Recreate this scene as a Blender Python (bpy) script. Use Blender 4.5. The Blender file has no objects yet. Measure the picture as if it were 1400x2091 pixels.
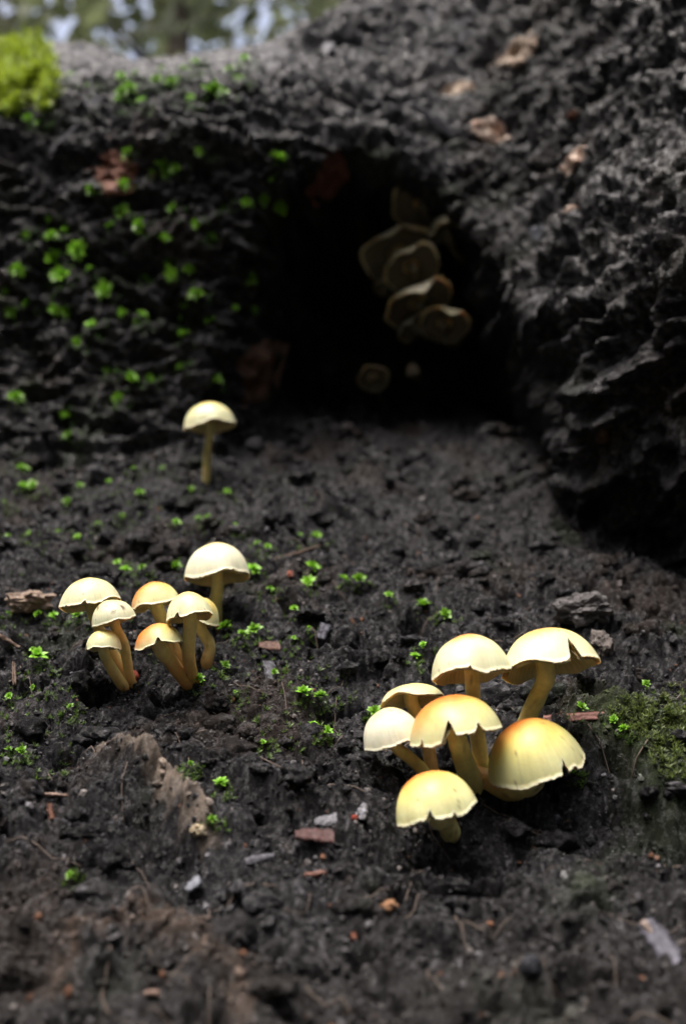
import bpy, math, random
import numpy as np
from mathutils import Vector, Matrix
from mathutils.bvhtree import BVHTree

random.seed(7)
rng = np.random.default_rng(11)
sc = bpy.context.scene
COL = sc.collection
S = 0.01                      # all modelling below is in centimetres around the lens; S turns it into metres
LIFT = 15.0                   # the lens is 15 cm above the datum

# ------------------------------------------------------------------ camera, sky, sun, exposure
PITCH = math.radians(12.6)
LENS = 35.0
cam_d = bpy.data.cameras.new('camera')
cam = bpy.data.objects.new('camera', cam_d)
COL.objects.link(cam)
cam_d.sensor_fit = 'VERTICAL'
cam_d.sensor_height = 36.0
cam_d.lens = LENS
cam_d.clip_start = 0.01
cam_d.clip_end = 500.0
cam.location = (0, 0, LIFT * S)
cam.rotation_euler = (math.pi / 2 + PITCH, 0, 0)
cam_d.dof.use_dof = True
cam_d.dof.focus_distance = 0.325
cam_d.dof.aperture_fstop = 8.0
sc.camera = cam

SUN_EL, SUN_AZ = math.radians(73), math.radians(228)      # azimuth clockwise from +Y
world = bpy.data.worlds.new('World')
sc.world = world
world.use_nodes = True
wn = world.node_tree
bg = wn.nodes['Background']
sky = wn.nodes.new('ShaderNodeTexSky')
sky.sky_type = 'NISHITA'
sky.sun_disc = False
sky.sun_elevation = SUN_EL
sky.sun_rotation = SUN_AZ
sky.air_density = 0.8
sky.dust_density = 9.0
sky.ozone_density = 1.0
hsv = wn.nodes.new('ShaderNodeHueSaturation')            # thin cloud: a paler, greyer sky
hsv.inputs['Saturation'].default_value = 0.85
wn.links.new(sky.outputs[0], hsv.inputs['Color'])
wn.links.new(hsv.outputs[0], bg.inputs[0])
bg.inputs[1].default_value = 0.15
sun_d = bpy.data.lights.new('sun', 'SUN')
sun_d.energy = 1.0
sun_d.angle = math.radians(32)
sun_d.color = (1.0, 0.985, 0.97)
sun = bpy.data.objects.new('sun', sun_d)
COL.objects.link(sun)
sd = Vector((math.sin(SUN_AZ) * math.cos(SUN_EL), math.cos(SUN_AZ) * math.cos(SUN_EL), math.sin(SUN_EL)))
sun.rotation_euler = (-sd).to_track_quat('-Z', 'Y').to_euler()
sun.location = (0, -1, 3)
sc.view_settings.view_transform = 'Standard'
sc.view_settings.look = 'None'
sc.view_settings.gamma = 1.0
sc.view_settings.use_curve_mapping = False
sc.view_settings.exposure = 1.25

# ------------------------------------------------------------------ pixel of the photograph -> ray from the lens
K = 36.0 / LENS / 2091.0
CP, SP = math.cos(PITCH), math.sin(PITCH)
def ray(px, py):
    a, b = (px - 700.0) * K, (1045.5 - py) * K
    return np.array((a, CP - b * SP, SP + b * CP))          # length 1 along the optical axis
def at(px, py, d):
    return ray(px, py) * d
def depth_of(p):
    return p[1] * CP + p[2] * SP

# ------------------------------------------------------------------ noise in numpy
def _h(ix, iy, iz, seed):
    h = (ix.astype(np.uint32) * np.uint32(374761393) + iy.astype(np.uint32) * np.uint32(668265263)
         + iz.astype(np.uint32) * np.uint32(2147483647) + np.uint32((seed * 974634777) & 0xffffffff))
    h = (h ^ (h >> np.uint32(13))) * np.uint32(1274126177)
    h = h ^ (h >> np.uint32(16))
    h = h * np.uint32(2246822519)
    return h ^ (h >> np.uint32(15))
def perlin(x, y, z=None, seed=0):
    x = np.asarray(x, np.float32); y = np.asarray(y, np.float32)
    z = np.zeros_like(x) if z is None else np.asarray(z, np.float32)
    two = not z.any()
    xi, yi, zi = np.floor(x), np.floor(y), np.floor(z)
    fx, fy, fz = x - xi, y - yi, z - zi
    xi, yi, zi = xi.astype(np.int64), yi.astype(np.int64), zi.astype(np.int64)
    u, v, w = [f * f * f * (f * (f * 6 - 15) + 10) for f in (fx, fy, fz)]
    out = 0
    for k in ((0,) if two else (0, 1)):
        for j in (0, 1):
            for i in (0, 1):
                h = _h(xi + i, yi + j, zi + k, seed)
                gx = ((h & np.uint32(1023)).astype(np.float32) / 511.5 - 1)
                gy = (((h >> np.uint32(10)) & np.uint32(1023)).astype(np.float32) / 511.5 - 1)
                gz = (((h >> np.uint32(20)) & np.uint32(1023)).astype(np.float32) / 511.5 - 1)
                d = gx * (fx - i) + gy * (fy - j) + gz * (fz - k)
                wt = (u if i else 1 - u) * (v if j else 1 - v) * (1 if two else (w if k else 1 - w))
                out = out + d * wt
    return out * 1.25
def ridged(x, y, z=None, seed=0):
    return 1 - np.abs(perlin(x, y, z, seed)) * 2.2
def worley(x, y, seed=0):
    x = np.asarray(x, np.float32); y = np.asarray(y, np.float32)
    xi, yi = np.floor(x).astype(np.int64), np.floor(y).astype(np.int64)
    best = np.full(x.shape, 9.0, np.float32); cid = np.zeros(x.shape, np.float32)
    zero = np.zeros_like(xi)
    for j in (-1, 0, 1):
        for i in (-1, 0, 1):
            h = _h(xi + i, yi + j, zero, seed)
            cx = xi + i + (h & np.uint32(0xffff)).astype(np.float32) / 65535
            cy = yi + j + (h >> np.uint32(16)).astype(np.float32) / 65535
            d = (cx - x) ** 2 + (cy - y) ** 2
            m = d < best
            best = np.where(m, d, best)
            cid = np.where(m, (h & np.uint32(255)).astype(np.float32) / 255, cid)
    return np.sqrt(best), cid
def sstep(a, b, x):
    t = np.clip((x - a) / (b - a), 0, 1)
    return t * t * (3 - 2 * t)
def lerp(a, b, t):
    return a + (b - a) * t
def seg_dist(x, y, pts):
    best = np.full(np.shape(x), 1e9)
    for (ax, ay), (bx, by) in zip(pts[:-1], pts[1:]):
        dx, dy = bx - ax, by - ay
        t = np.clip(((x - ax) * dx + (y - ay) * dy) / (dx * dx + dy * dy), 0, 1)
        best = np.minimum(best, np.hypot(x - ax - t * dx, y - ay - t * dy))
    return best

# ------------------------------------------------------------------ mesh helpers
def to_world(P):
    P = np.asarray(P, np.float64).reshape(-1, 3)
    return np.column_stack((P[:, 0], P[:, 1], P[:, 2] + LIFT)) * S
def make_mesh(name, V, F, colors=None, smooth=True, world_units=False):
    """V in centimetres around the lens (or local centimetres when world_units is None)"""
    V = np.asarray(V, np.float64).reshape(-1, 3)
    W = V * S if world_units is None else (V if world_units else to_world(V))
    F = np.asarray(F, np.int32)
    me = bpy.data.meshes.new(name)
    n = F.shape[1]
    me.vertices.add(len(W)); me.vertices.foreach_set('co', W.astype(np.float32).ravel())
    me.loops.add(F.size); me.loops.foreach_set('vertex_index', F.ravel())
    me.polygons.add(len(F))
    me.polygons.foreach_set('loop_start', np.arange(0, F.size, n, dtype=np.int32))
    try:
        me.polygons.foreach_set('loop_total', np.full(len(F), n, np.int32))
    except Exception:
        pass
    me.polygons.foreach_set('use_smooth', np.full(len(F), bool(smooth)))
    if colors is not None:
        c = np.ones((len(W), 4), np.float32)
        c[:, :3] = np.clip(colors, 0, 1)
        at_ = me.attributes.new('tint', 'FLOAT_COLOR', 'POINT')
        at_.data.foreach_set('color', c.ravel())
    me.update(calc_edges=True)
    me.validate()
    return me
def link(name, me, mat, parent=None):
    o = bpy.data.objects.new(name, me)
    if mat is not None and me is not None and not me.materials:
        me.materials.append(mat)
    COL.objects.link(o)
    if parent is not None:
        o.parent = parent
    return o
def tag(o, label=None, cat=None, group=None, kind=None):
    if label: o['label'] = label
    if cat: o['category'] = cat
    if group: o['group'] = group
    if kind: o['kind'] = kind
    return o
def grid_faces(nu, nv, wrap=False):
    i = np.arange(nu if wrap else nu - 1); j = np.arange(nv - 1)
    I, J = np.meshgrid(i, j, indexing='ij')
    I2 = (I + 1) % nu
    return np.stack((I * nv + J, I2 * nv + J, I2 * nv + J + 1, I * nv + J + 1), -1).reshape(-1, 4)
def grid_normals(P):
    du = np.gradient(P, axis=0); dv = np.gradient(P, axis=1)
    n = np.cross(du, dv)
    return n / np.maximum(np.linalg.norm(n, axis=2, keepdims=True), 1e-9)

# ------------------------------------------------------------------ materials
def mat_tinted(name, rough=0.55, spec=0.5, bump=((900, 0.0006),), col_noise=(600, 0.5), sss=0.0, sss_r=(1, .6, .3),
               sss_scale=0.004, transl=0.0, rough_var=0.0, base=None, coat=0.0, wet=0, wet_lo=.53):
    m = bpy.data.materials.new(name); m.use_nodes = True
    nt = m.node_tree; N = nt.nodes; L = nt.links
    bs = N['Principled BSDF']
    tc = N.new('ShaderNodeTexCoord')
    if base is None:
        a = N.new('ShaderNodeAttribute'); a.attribute_name = 'tint'; csrc = a.outputs['Color']
    else:
        a = N.new('ShaderNodeRGB'); a.outputs[0].default_value = (*base, 1); csrc = a.outputs[0]
    if col_noise:
        n = N.new('ShaderNodeTexNoise'); n.inputs['Scale'].default_value = col_noise[0]; n.inputs['Detail'].default_value = 5
        n.inputs['Roughness'].default_value = 0.65
        L.new(tc.outputs['Object'], n.inputs['Vector'])
        mr = N.new('ShaderNodeMapRange'); mr.inputs[1].default_value = .25; mr.inputs[2].default_value = .75
        mr.inputs[3].default_value = 1 - col_noise[1]; mr.inputs[4].default_value = 1 + col_noise[1]
        L.new(n.outputs['Fac'], mr.inputs[0])
        mx = N.new('ShaderNodeMix'); mx.data_type = 'RGBA'; mx.blend_type = 'MULTIPLY'; mx.inputs[0].default_value = 1
        L.new(csrc, mx.inputs[6]); L.new(mr.outputs[0], mx.inputs[7]); csrc = mx.outputs[2]
        if rough_var:
            m2 = N.new('ShaderNodeMapRange'); m2.inputs[1].default_value = .3; m2.inputs[2].default_value = .7
            m2.inputs[3].default_value = rough + rough_var; m2.inputs[4].default_value = rough - rough_var
            L.new(n.outputs['Fac'], m2.inputs[0]); L.new(m2.outputs[0], bs.inputs['Roughness'])
    L.new(csrc, bs.inputs['Base Color'])
    if not rough_var:
        bs.inputs['Roughness'].default_value = rough
    bs.inputs['Specular IOR Level'].default_value = spec
    bs.inputs['Coat Weight'].default_value = coat
    bs.inputs['Coat Roughness'].default_value = 0.25
    if wet:
        n = N.new('ShaderNodeTexNoise'); n.inputs['Scale'].default_value = wet; n.inputs['Detail'].default_value = 6
        n.inputs['Roughness'].default_value = 0.7
        L.new(tc.outputs['Object'], n.inputs['Vector'])
        for lo, hi, sock in ((.10, 1.0, 'Specular IOR Level'), (.60, .16, 'Roughness')):
            mr = N.new('ShaderNodeMapRange'); mr.inputs[1].default_value = wet_lo; mr.inputs[2].default_value = wet_lo + .13
            mr.inputs[3].default_value = lo; mr.inputs[4].default_value = hi
            L.new(n.outputs['Fac'], mr.inputs[0])
            for l in list(bs.inputs[sock].links): nt.links.remove(l)
            L.new(mr.outputs[0], bs.inputs[sock])
    prev = None
    for scale, dist in bump:
        n = N.new('ShaderNodeTexNoise'); n.inputs['Scale'].default_value = scale; n.inputs['Detail'].default_value = 4
        n.inputs['Roughness'].default_value = 0.7
        L.new(tc.outputs['Object'], n.inputs['Vector'])
        b = N.new('ShaderNodeBump'); b.inputs['Strength'].default_value = 1.0; b.inputs['Distance'].default_value = dist
        L.new(n.outputs['Fac'], b.inputs['Height'])
        if prev is not None: L.new(prev, b.inputs['Normal'])
        prev = b.outputs[0]
    if prev is not None: L.new(prev, bs.inputs['Normal'])
    if sss:
        bs.inputs['Subsurface Weight'].default_value = sss
        bs.inputs['Subsurface Radius'].default_value = sss_r
        bs.inputs['Subsurface Scale'].default_value = sss_scale
    if transl:
        t = N.new('ShaderNodeBsdfTranslucent'); L.new(csrc, t.inputs['Color'])
        ms = N.new('ShaderNodeMixShader'); ms.inputs[0].default_value = transl
        L.new(bs.outputs[0], ms.inputs[1]); L.new(t.outputs[0], ms.inputs[2])
        L.new(ms.outputs[0], N['Material Output'].inputs['Surface'])
    return m

M_soil = mat_tinted('damp_soil', 0.42, 0.28, ((700, .0016), (2400, .0012)), (900, .6), wet=420, wet_lo=.51)
M_crumb = mat_tinted('soil_crumb', 0.36, 0.42, ((2500, .0004),), (1500, .35), wet=700)
M_char = mat_tinted('charred_wood', 0.38, 0.42, ((350, .002), (1300, .001)), (500, .6), wet=330, wet_lo=.47)
M_wood = mat_tinted('exposed_wood', 0.7, 0.3, ((700, .0010),), (400, .4))
M_chip = mat_tinted('weathered_chip', 0.6, 0.4, ((900, .0004),), (700, .3))
M_cap = mat_tinted('cap_skin', 0.42, 0.4, ((1500, .00006),), (260, .06), sss=.35, sss_scale=.003)
M_gill = mat_tinted('gill_flesh', 0.65, 0.2, (), (500, .12), sss=.3, sss_scale=.002)
M_stem = mat_tinted('stem_flesh', 0.5, 0.35, ((900, .0002),), (500, .16), sss=.5, sss_scale=.004)
M_moss = mat_tinted('moss_leaf', 0.4, 0.5, (), (300, .25), transl=.35)
M_leaf = mat_tinted('tree_leaf', 0.5, 0.4, (), (3, .3), transl=.55)
M_bark = mat_tinted('tree_bark', 0.85, 0.2, ((30, .01),), (12, .4))

# ------------------------------------------------------------------ ground: one sheet from the lens to the horizon
def base_z(y):
    return -1.3 + 0.60 * (y - 31.0)
def on_plane(px, py):
    r = ray(px, py)
    t = (-1.3 - 0.6 * 31.0) / (r[2] - 0.6 * r[1])
    return r * t
FEAT = [  # px, py, sx, sy, amp  (hollows and humps of the slope)
    (930, 1735, 3.0, 1.2, -1.5), (1385, 1690, 2.4, 1.2, -2.2), (620, 1590, 1.6, 0.8, -0.8), (130, 1345, 1.6, .7, -.7),
    (300, 1150, 2.6, .6, -.8), (1330, 1530, 2.6, 2.0, .9), (480, 1440, 2.6, 1.0, .35), (560, 1060, 3.0, 1.2, .5),
    (60, 1180, 3.0, 1.5, .5), (330, 1010, 3.5, 1.5, .6), (820, 1090, 4, 3, -1.2), (700, 1330, 2.2, 1.2, .4),
    (1000, 1200, 3, 2, -.3), (150, 1480, 2, 1, .5), (1150, 1800, 3, 1.2, .3), (690, 1740, 1.6, .5, -.5), (340, 1800, 1.6, .5, -.3),
    (1190, 1640, 2.2, 1.2, -.5), (40, 1600, 1, .7, -.5),
]
FEAT_W = [(*on_plane(a, b)[:2], c, d, e) for a, b, c, d, e in FEAT]
RIDGE_TAN = [tuple(on_plane(*p)[:2]) for p in ((205, 1590), (290, 1645), (350, 1690), (415, 1742))]
RIDGE_ORG = [tuple(on_plane(*p)[:2]) for p in ((120, 2060), (160, 1950), (290, 1905), (400, 1965), (470, 2040), (500, 2120))]
def ground_height(x, y):
    yc = np.clip(y, 12, 74)
    z = base_z(yc) - 0.010 * (np.minimum(yc - 31, 0)) ** 2 * 0
    z = z + 0.02 * np.maximum(y - 74, 0) * (y < 400) - 0.25 * np.clip(12 - y, 0, 40)
    fade = sstep(400, 90, np.hypot(x, y - 40))
    for fx, fy, sx, sy, a in FEAT_W:
        z = z + a * np.exp(-((x - fx) / sx) ** 2 - ((y - fy) / sy) ** 2)
    far = 0.5 + 0.5 * sstep(22, 40, y)
    big = perlin(x / 6.5, y / 4.5, seed=1) * 1.3 * far + perlin(x / 2.6 + 3, y / 1.9, seed=2) * .75 * far
    z = z + big * fade
    d1 = seg_dist(x, y, RIDGE_TAN)
    z = z + .85 * np.exp(-(d1 / .34) ** 2)
    d2 = seg_dist(x, y, RIDGE_ORG)
    z = z + .25 * np.exp(-(d2 / .45) ** 2)
    return z
def ground_relief(x, y):
    """clods, crumbs and pits, measured along the normal of the slope"""
    fade = sstep(400, 90, np.hypot(x, y - 40))
    wx = x + perlin(x / 1.2, y / 1.2, seed=21) * .7 + perlin(x / .4, y / .4, seed=23) * .16
    wy = y + perlin(x / 1.2, y / 1.2, seed=22) * .7 + perlin(x / .4, y / .4, seed=24) * .16
    m1 = sstep(-.30, .35, perlin(x / 3.3, y / 3.3, seed=8)); m2 = sstep(-.3, .3, perlin(x / 1.5 + 3, y / 1.5, seed=28))
    f1, c1 = worley(wx / 1.7, wy / 1.25, 5)
    z = (.6 - np.minimum(f1 * f1, 1.0)) * .78 * (.35 + .9 * c1) * (.4 + .8 * m1)
    f2, c2 = worley(wx / .62, wy / .52, 6)
    z = z + (.5 - np.minimum(f2 * f2, 1.0)) * .42 * (.3 + c2) * (.5 + .7 * m2)
    f3, c3 = worley(wx / .24, wy / .21, 9)
    z = z + (.5 - np.minimum(f3 * f3, 1.0)) * .26 * (.3 + c3)
    z = z + perlin(x / 1.6, y / .8, seed=3) * .55 + ridged(x / 1.4, y / .8, seed=16) * .22 + perlin(x / .13, y / .12, seed=14) * .075
    hole = sstep(.24, .52, perlin(x / 1.9 + 9, y / 1.0, seed=12) + .12 * perlin(x / .5, y / .5, seed=15))
    hole = hole * sstep(.6, 1.3, seg_dist(x, y, RIDGE_TAN)); z = z - hole * 1.25
    hole2 = sstep(.28, .55, perlin(x / .75 + 2, y / .5, seed=13))
    z = z - hole2 * .55
    return z * fade
def axis(lo, hi, step_fn, out_lo, out_hi, growth=1.22):
    a = [lo]
    while a[-1] < hi: a.append(a[-1] + step_fn(a[-1]))
    st = step_fn(hi); r = [a[-1]]
    while r[-1] < out_hi: st *= growth; r.append(r[-1] + st)
    st = step_fn(lo); l = [a[0]]
    while l[-1] > out_lo: st *= growth; l.append(l[-1] - st)
    return np.array(l[:0:-1] + a + r[1:])
gx = axis(-23, 18, lambda v: .070 if abs(v) < 15 else .085, -6000, 6000)
gy = axis(17, 66, lambda v: .045 + max(0, v - 24) * .0019, -3000, 9000)
GX, GY = np.meshgrid(gx, gy, indexing='ij')
GZ = ground_height(GX, GY)
jit = sstep(120, 70, np.hypot(GX, GY - 40))
JX = GX + perlin(GX / .35, GY / .35, seed=31) * .10 * jit
JY = GY + perlin(GX / .35, GY / .35, seed=32) * .10 * jit
def mixc(c, col, w):
    return c * (1 - w[..., None]) + np.array(col) * w[..., None]
def soil_colour(x, y):
    n1 = perlin(x / 2.2, y / 2.2, seed=41); n2 = perlin(x / .45, y / .45, seed=42); n3 = perlin(x / 5, y / 5, seed=43)
    v = np.clip(.5 + .55 * n1 + .4 * n2, 0, 1)
    c = lerp(np.array((.0062, .0061, .0068)), np.array((.029, .0284, .0308)), v[..., None])
    n5 = perlin(x / .20, y / .18, seed=45); n6 = perlin(x / .085, y / .08, seed=46)
    c = mixc(c, (.185, .182, .195), sstep(.12, .5, n5 * .6 + n6 * .6 + .22 * n1) * .75)
    c = mixc(c, (.048, .034, .026), sstep(.1, .5, n3 + .3 * n2) * .5)
    c = mixc(c, (.020, .032, .011), sstep(.25, .6, perlin(x / 3.1 + 5, y / 3.1, seed=44) + .25 * n2) * .45)
    d1 = seg_dist(x, y, RIDGE_TAN) + n2 * .25
    tp = .25 + .9 * sstep(RIDGE_TAN[0][0], RIDGE_TAN[-1][0], x)
    c = mixc(c, (.31, .25, .20), sstep(.10 + .36 * tp, .02 + .12 * tp, d1 + n2 * .16) * .95 * np.clip(.8 + n2, 0, 1))
    d2 = seg_dist(x, y, RIDGE_ORG) + n2 * .35 + n1 * .2
    c = mixc(c, (.22, .15, .11), sstep(.50, .0, d2 + n2 * .25) * .7 * np.clip(.8 + n2, 0, 1))
    p = on_plane(1340, 1530)
    c = mixc(c, (.040, .060, .020), sstep(3.6, 1.0, np.hypot((x - p[0]), (y - p[1]) * 1.2) + n1 * 1.5) * .7)
    p = on_plane(1190, 1870)
    c = mixc(c, (.050, .070, .035), sstep(1.4, .2, np.hypot((x - p[0]), (y - p[1])) + n1 * 1.0) * .7)
    # paler sandy soil close to the lens
    c = mixc(c, (.060, .055, .052), sstep(28, 23, y + 2.0 * n1 + 1.2 * n2) * .4)
    return c
gcol = soil_colour(GX, GY)
REL = ground_relief(GX, GY)
P = np.stack((JX, JY - .48 * REL, GZ + .86 * REL), -1)
ground = link('ground', make_mesh('ground', P, grid_faces(len(gx), len(gy)), gcol.reshape(-1, 3)), M_soil)
tag(ground, kind='structure')

# ------------------------------------------------------------------ the charred log with its hollow
def catmull(pts, t):
    pts = np.asarray(pts, float); n = len(pts) - 1
    u = np.clip(np.asarray(t), 0, 1) * n
    i = np.clip(np.floor(u).astype(int), 0, n - 1); f = (u - i)[..., None]
    g = lambda k: pts[np.clip(k, 0, n)]
    p0, p1, p2, p3 = g(i - 1), g(i), g(i + 1), g(i + 2)
    return .5 * (2 * p1 + (p2 - p0) * f + (2 * p0 - 5 * p1 + 4 * p2 - p3) * f * f + (3 * p1 - p0 - 3 * p2 + p3) * f ** 3)
PATH = [(-60, 72), (-42, 67), (-28, 63), (-18, 60.5), (-9, 59.5), (-2, 59.5), (5, 58.8), (9.2, 54.5), (11.2, 48.5), (13.4, 43.0), (16.8, 37.8),
        (23, 33.5), (33, 31), (46, 30.5)]
PROF_L = [(3.5, 4), (2.6, 13), (1.2, 18), (.8, 25), (1.0, 30), (1.5, 35), (1.6, 38.0), (.6, 41.0), (-1.8, 44.5), (-5.0, 48.5), (-8.8, 52.6),
          (-12, 54.6), (-16, 53.5), (-21, 47), (-24, 30)]
PROF_R = [(-4.5, -4), (-5.5, 2), (-5.4, 6.5), (-3.6, 10.2), (-.2, 13.4), (1.3, 16.5), (.9, 20.0), (-1.4, 25), (-4.4, 31), (-7.4, 37.5), (-10, 45),
          (-13, 53), (-17, 61), (-25, 67), (-38, 62)]
s0 = np.linspace(0, 1, 3000)
pp = catmull(PATH, s0)
dens = np.hypot(*np.gradient(pp, axis=0).T)
inframe = sstep(-29, -23, pp[:, 0]) * sstep(24, 17, pp[:, 0])
extra = 1 + 2.2 * sstep(5, 7, pp[:, 0]) * sstep(10.5, 9, pp[:, 0])
dens = dens * (.12 + .88 * inframe) * extra
cum = np.concatenate(([0], np.cumsum(dens)[:-1])); cum /= cum[-1]
NS, NV = 690, 560
ss = np.interp(np.linspace(0, 1, NS), cum, s0)
v0 = np.linspace(0, 1, 1500)
pl, pr = catmull(PROF_L, v0), catmull(PROF_R, v0)
lenv = np.hypot(*np.gradient(pl, axis=0).T) + np.hypot(*np.gradient(pr, axis=0).T)
lenv = lenv * (.12 + .88 * sstep(0.01, .08, v0) * sstep(.90, .82, v0))
cv = np.concatenate(([0], np.cumsum(lenv)[:-1])); cv /= cv[-1]
vv = np.interp(np.linspace(0, 1, NV), cv, v0)
base = catmull(PATH, ss)
tan = np.gradient(base, axis=0); tan /= np.linalg.norm(tan, axis=1, keepdims=True)
nrm = np.stack((tan[:, 1], -tan[:, 0]), -1)                     # towards the lens
w_r = sstep(-7, 9.5, base[:, 0] + 0 * ss)
off = pl_v = None
Lp, Rp = catmull(PROF_L, vv), catmull(PROF_R, vv)
prof = Lp[None] * (1 - w_r[:, None, None]) + Rp[None] * w_r[:, None, None]
# the ridge sags a little at the left quarter and lifts to the far left
sag = (-1.0 * np.exp(-((base[:, 0] + 14) / 6) ** 2) + 2.2 * sstep(-19, -27, base[:, 0]) + 5.0 * np.exp(-((base[:, 0] - 2) / 5) ** 2))[:, None]
sag = sag * sstep(.45, .75, vv)[None]
W = np.stack((base[:, None, 0] + nrm[:, None, 0] * prof[..., 0], base[:, None, 1] + nrm[:, None, 1] * prof[..., 0], prof[..., 1] + sag), -1)
# hollow: pushed back behind an arch-shaped mouth
X, Y, Z = W[..., 0], W[..., 1], W[..., 2]
wob = perlin(X / 3, Z / 3, seed=51) * .9 + perlin(X / 1.1, Z / 1.1, seed=52) * .35
zz = np.clip(Z, 5, 60)
left = np.interp(zz, [5, 16, 22, 28, 33, 37, 40], [-5.5, -5.0, -4.6, -3.8, -3.0, -1.0, 2.5])
right = np.interp(zz, [5, 16, 22, 28, 33, 37, 40], [11.6, 11.4, 10.8, 9.8, 8.8, 6.6, 2.8])
inL = sstep(-4.5, 3.0, X - left + wob)
inR = sstep(-.3, 1.2, right - X + wob * .5)
inT = sstep(-.2, 2.2, 38.6 - Z + wob - .09 * (X - 2.5) ** 2)
mask = inL * inR * inT
W[..., 1] += mask * 22.0
W[..., 0] += mask * 3.0 * sstep(-2, 8, X)
brow = np.exp(-((X - 3) / 6.5) ** 2) * sstep(34.5, 39, Z) * sstep(52, 44, Z) * (1 - mask)
W[..., 1] -= brow * 3.2
W[..., 2] -= brow * 1.0
# broad dent of the mossy face at the left of the mouth
dent = np.exp(-((X + 8) / 5) ** 2 - ((Z - 24) / 7) ** 2)
W[..., 1] += dent * 2.2
# relief
Nn = grid_normals(W)
if (Nn[NS // 4, NV // 2, 1] > 0): Nn = -Nn
X, Y, Z = W[..., 0], W[..., 1], W[..., 2]
rt = sstep(3, 10, base[:, 0])[:, None] * np.ones_like(X)
sm = sstep(43.5, 47.5, Z + 1.5 * perlin(X / 2.5, Y / 2.5, seed=59)) * sstep(-1.5, -5.5, X)                              # worn smooth crest on the left
q = perlin(X / 3.2, Y / 3.2, Z / 3.2, 60)
# lumps and ledges: flat ones on the left, slanting shelves on the right
a1 = perlin(X / 5.5 + .1, Y / 5.5, Z / 3.2, 61)
a2 = ridged(X / 3.0, Y / 3.0, (Z + .4 * q) / 1.35, 62)
ang = math.radians(34)
U1 = (X * math.cos(ang) + Z * math.sin(ang)); U2 = (-X * math.sin(ang) + Z * math.cos(ang))
b1 = ridged((U1 + q) / 7.0 + .3, Y / 9.0, (U2 + 1.1 * q) / 2.7, 63)
b2 = ridged((U1 + q) / 3.2, Y / 4.0, (U2 + .6 * q) / 1.25, 64)
h = (1 - rt) * (a1 * 1.5 + (a2 - .45) * .80) + rt * (a1 * .9 + (b1 - .35) * 1.4 + (b2 - .45) * .95)
m1 = ridged(X / 1.15, Y / 1.15, Z / .75, 65); m2 = perlin(X / .55, Y / .55, Z / .42, 66); m3 = ridged(X / .33, Y / .33, Z / .26, 67)
h2 = (m1 - .45) * .52 + m2 * .36 + (m3 - .5) * .15 + perlin(X / .16, Y / .16, Z / .14, 68) * .08
pit = sstep(.22, .55, perlin(X / 1.6 + 4, Y / 1.6, Z / 1.1, 69))
h2 = h2 * (1 - .2 * rt) - pit * (.75 + .45 * rt)
W += Nn * ((h * (1 - .65 * sm) + h2 * (1 - .6 * sm)) * (1 - .35 * mask))[..., None]
W[..., 2] += (h2 * .25 * (1 - sm) * (1 - .6 * rt))                              # crusts lean upwards
cn = perlin(X / 2.5, Y / 2.5, Z / 2.5, 71); cf = perlin(X / .5, Y / .5, Z / .5, 72)
v = np.clip(.45 + .5 * cn + .5 * cf, 0, 1)
wc = lerp(np.array((.0055, .0053, .0056)), np.array((.026, .0250, .0262)), v[..., None])
wc = mixc(wc, (.150, .148, .162), sstep(.10, .5, perlin(X / .22, Y / .22, Z / .18, 76) * .7 + .45 * cf + .3 * cn) * .7)  # ash-grey flecks painted in for wet highlights on the char
wc = mixc(wc, (.036, .025, .019), sstep(.15, .5, perlin(X / 4, Y / 4, Z / 4, 73) + .3 * cf) * .5)
wc = mixc(wc, (.030, .050, .014), sstep(.15, .55, perlin(X / 3.5, Y / 3.5, Z / 3, 74) + .3 * cf) * .45 * (1 - .7 * rt))
wc = mixc(wc, (.070, .070, .079), sstep(37, 45, Z) * .45 * np.clip(.6 + cf, 0, 1) * sstep(14, 6, X))
wc = mixc(wc, (.105, .104, .116), sm * .65 * np.clip(.7 + .6 * cf, 0, 1))  # worn crest: its grey also carries painted sky sheen
wc = wc * (1 - .35 * rt * sstep(8, 15, X))[..., None]             # darker towards the butt
log_t = bpy.data.objects.new('charred_log', None); COL.objects.link(log_t)
log_t.location = (0, .60, .30)
tag(log_t, 'big black charred log with a deep dark hollow and mossy left face', 'log')
log_me = make_mesh('shell', W - np.array((0, 60, 30 - LIFT)) - np.array((0, 0, 0)), grid_faces(NS, NV), wc.reshape(-1, 3), world_units=None)
shell = link('charred_shell', log_me, M_char, log_t)
bpy.context.view_layer.update()
dg = bpy.context.evaluated_depsgraph_get()

# ------------------------------------------------------------------ ray casts in centimetres around the lens
def bvh_of(V, F):
    return BVHTree.FromPolygons([tuple(v) for v in V], [tuple(f) for f in F])
def crop_grid(P, ulo, uhi, vlo, vhi):
    Q = P[ulo:uhi, vlo:vhi]
    return Q.reshape(-1, 3).tolist(), grid_faces(Q.shape[0], Q.shape[1]).tolist()
iu = np.where((gx > -27) & (gx < 24))[0]; iv = np.where((gy > 14) & (gy < 85))[0]
BG = BVHTree.FromPolygons(*crop_grid(P, iu[0], iu[-1], iv[0], iv[-1]))
BW = BVHTree.FromPolygons(*crop_grid(W, 0, NS, 0, NV))
def cast(px, py, which='both'):
    r = ray(px, py); d = Vector(r).normalized()
    best = None
    for nm, b in (('g', BG), ('w', BW)):
        if which in ('both', nm):
            loc, n, i, dist = b.ray_cast(Vector((0, 0, 0)), d)
            if loc is not None and (best is None or dist < best[2]):
                if n.dot(d) > 0: n = -n
                best = (np.array(loc), np.array(n), dist, nm)
    return best
def drop(x, y):
    loc, n, i, d = BG.ray_cast(Vector((x, y, 90)), Vector((0, 0, -1)))
    if loc is None: return None, None
    if n.z < 0: n = -n
    return np.array(loc), np.array(n)
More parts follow.
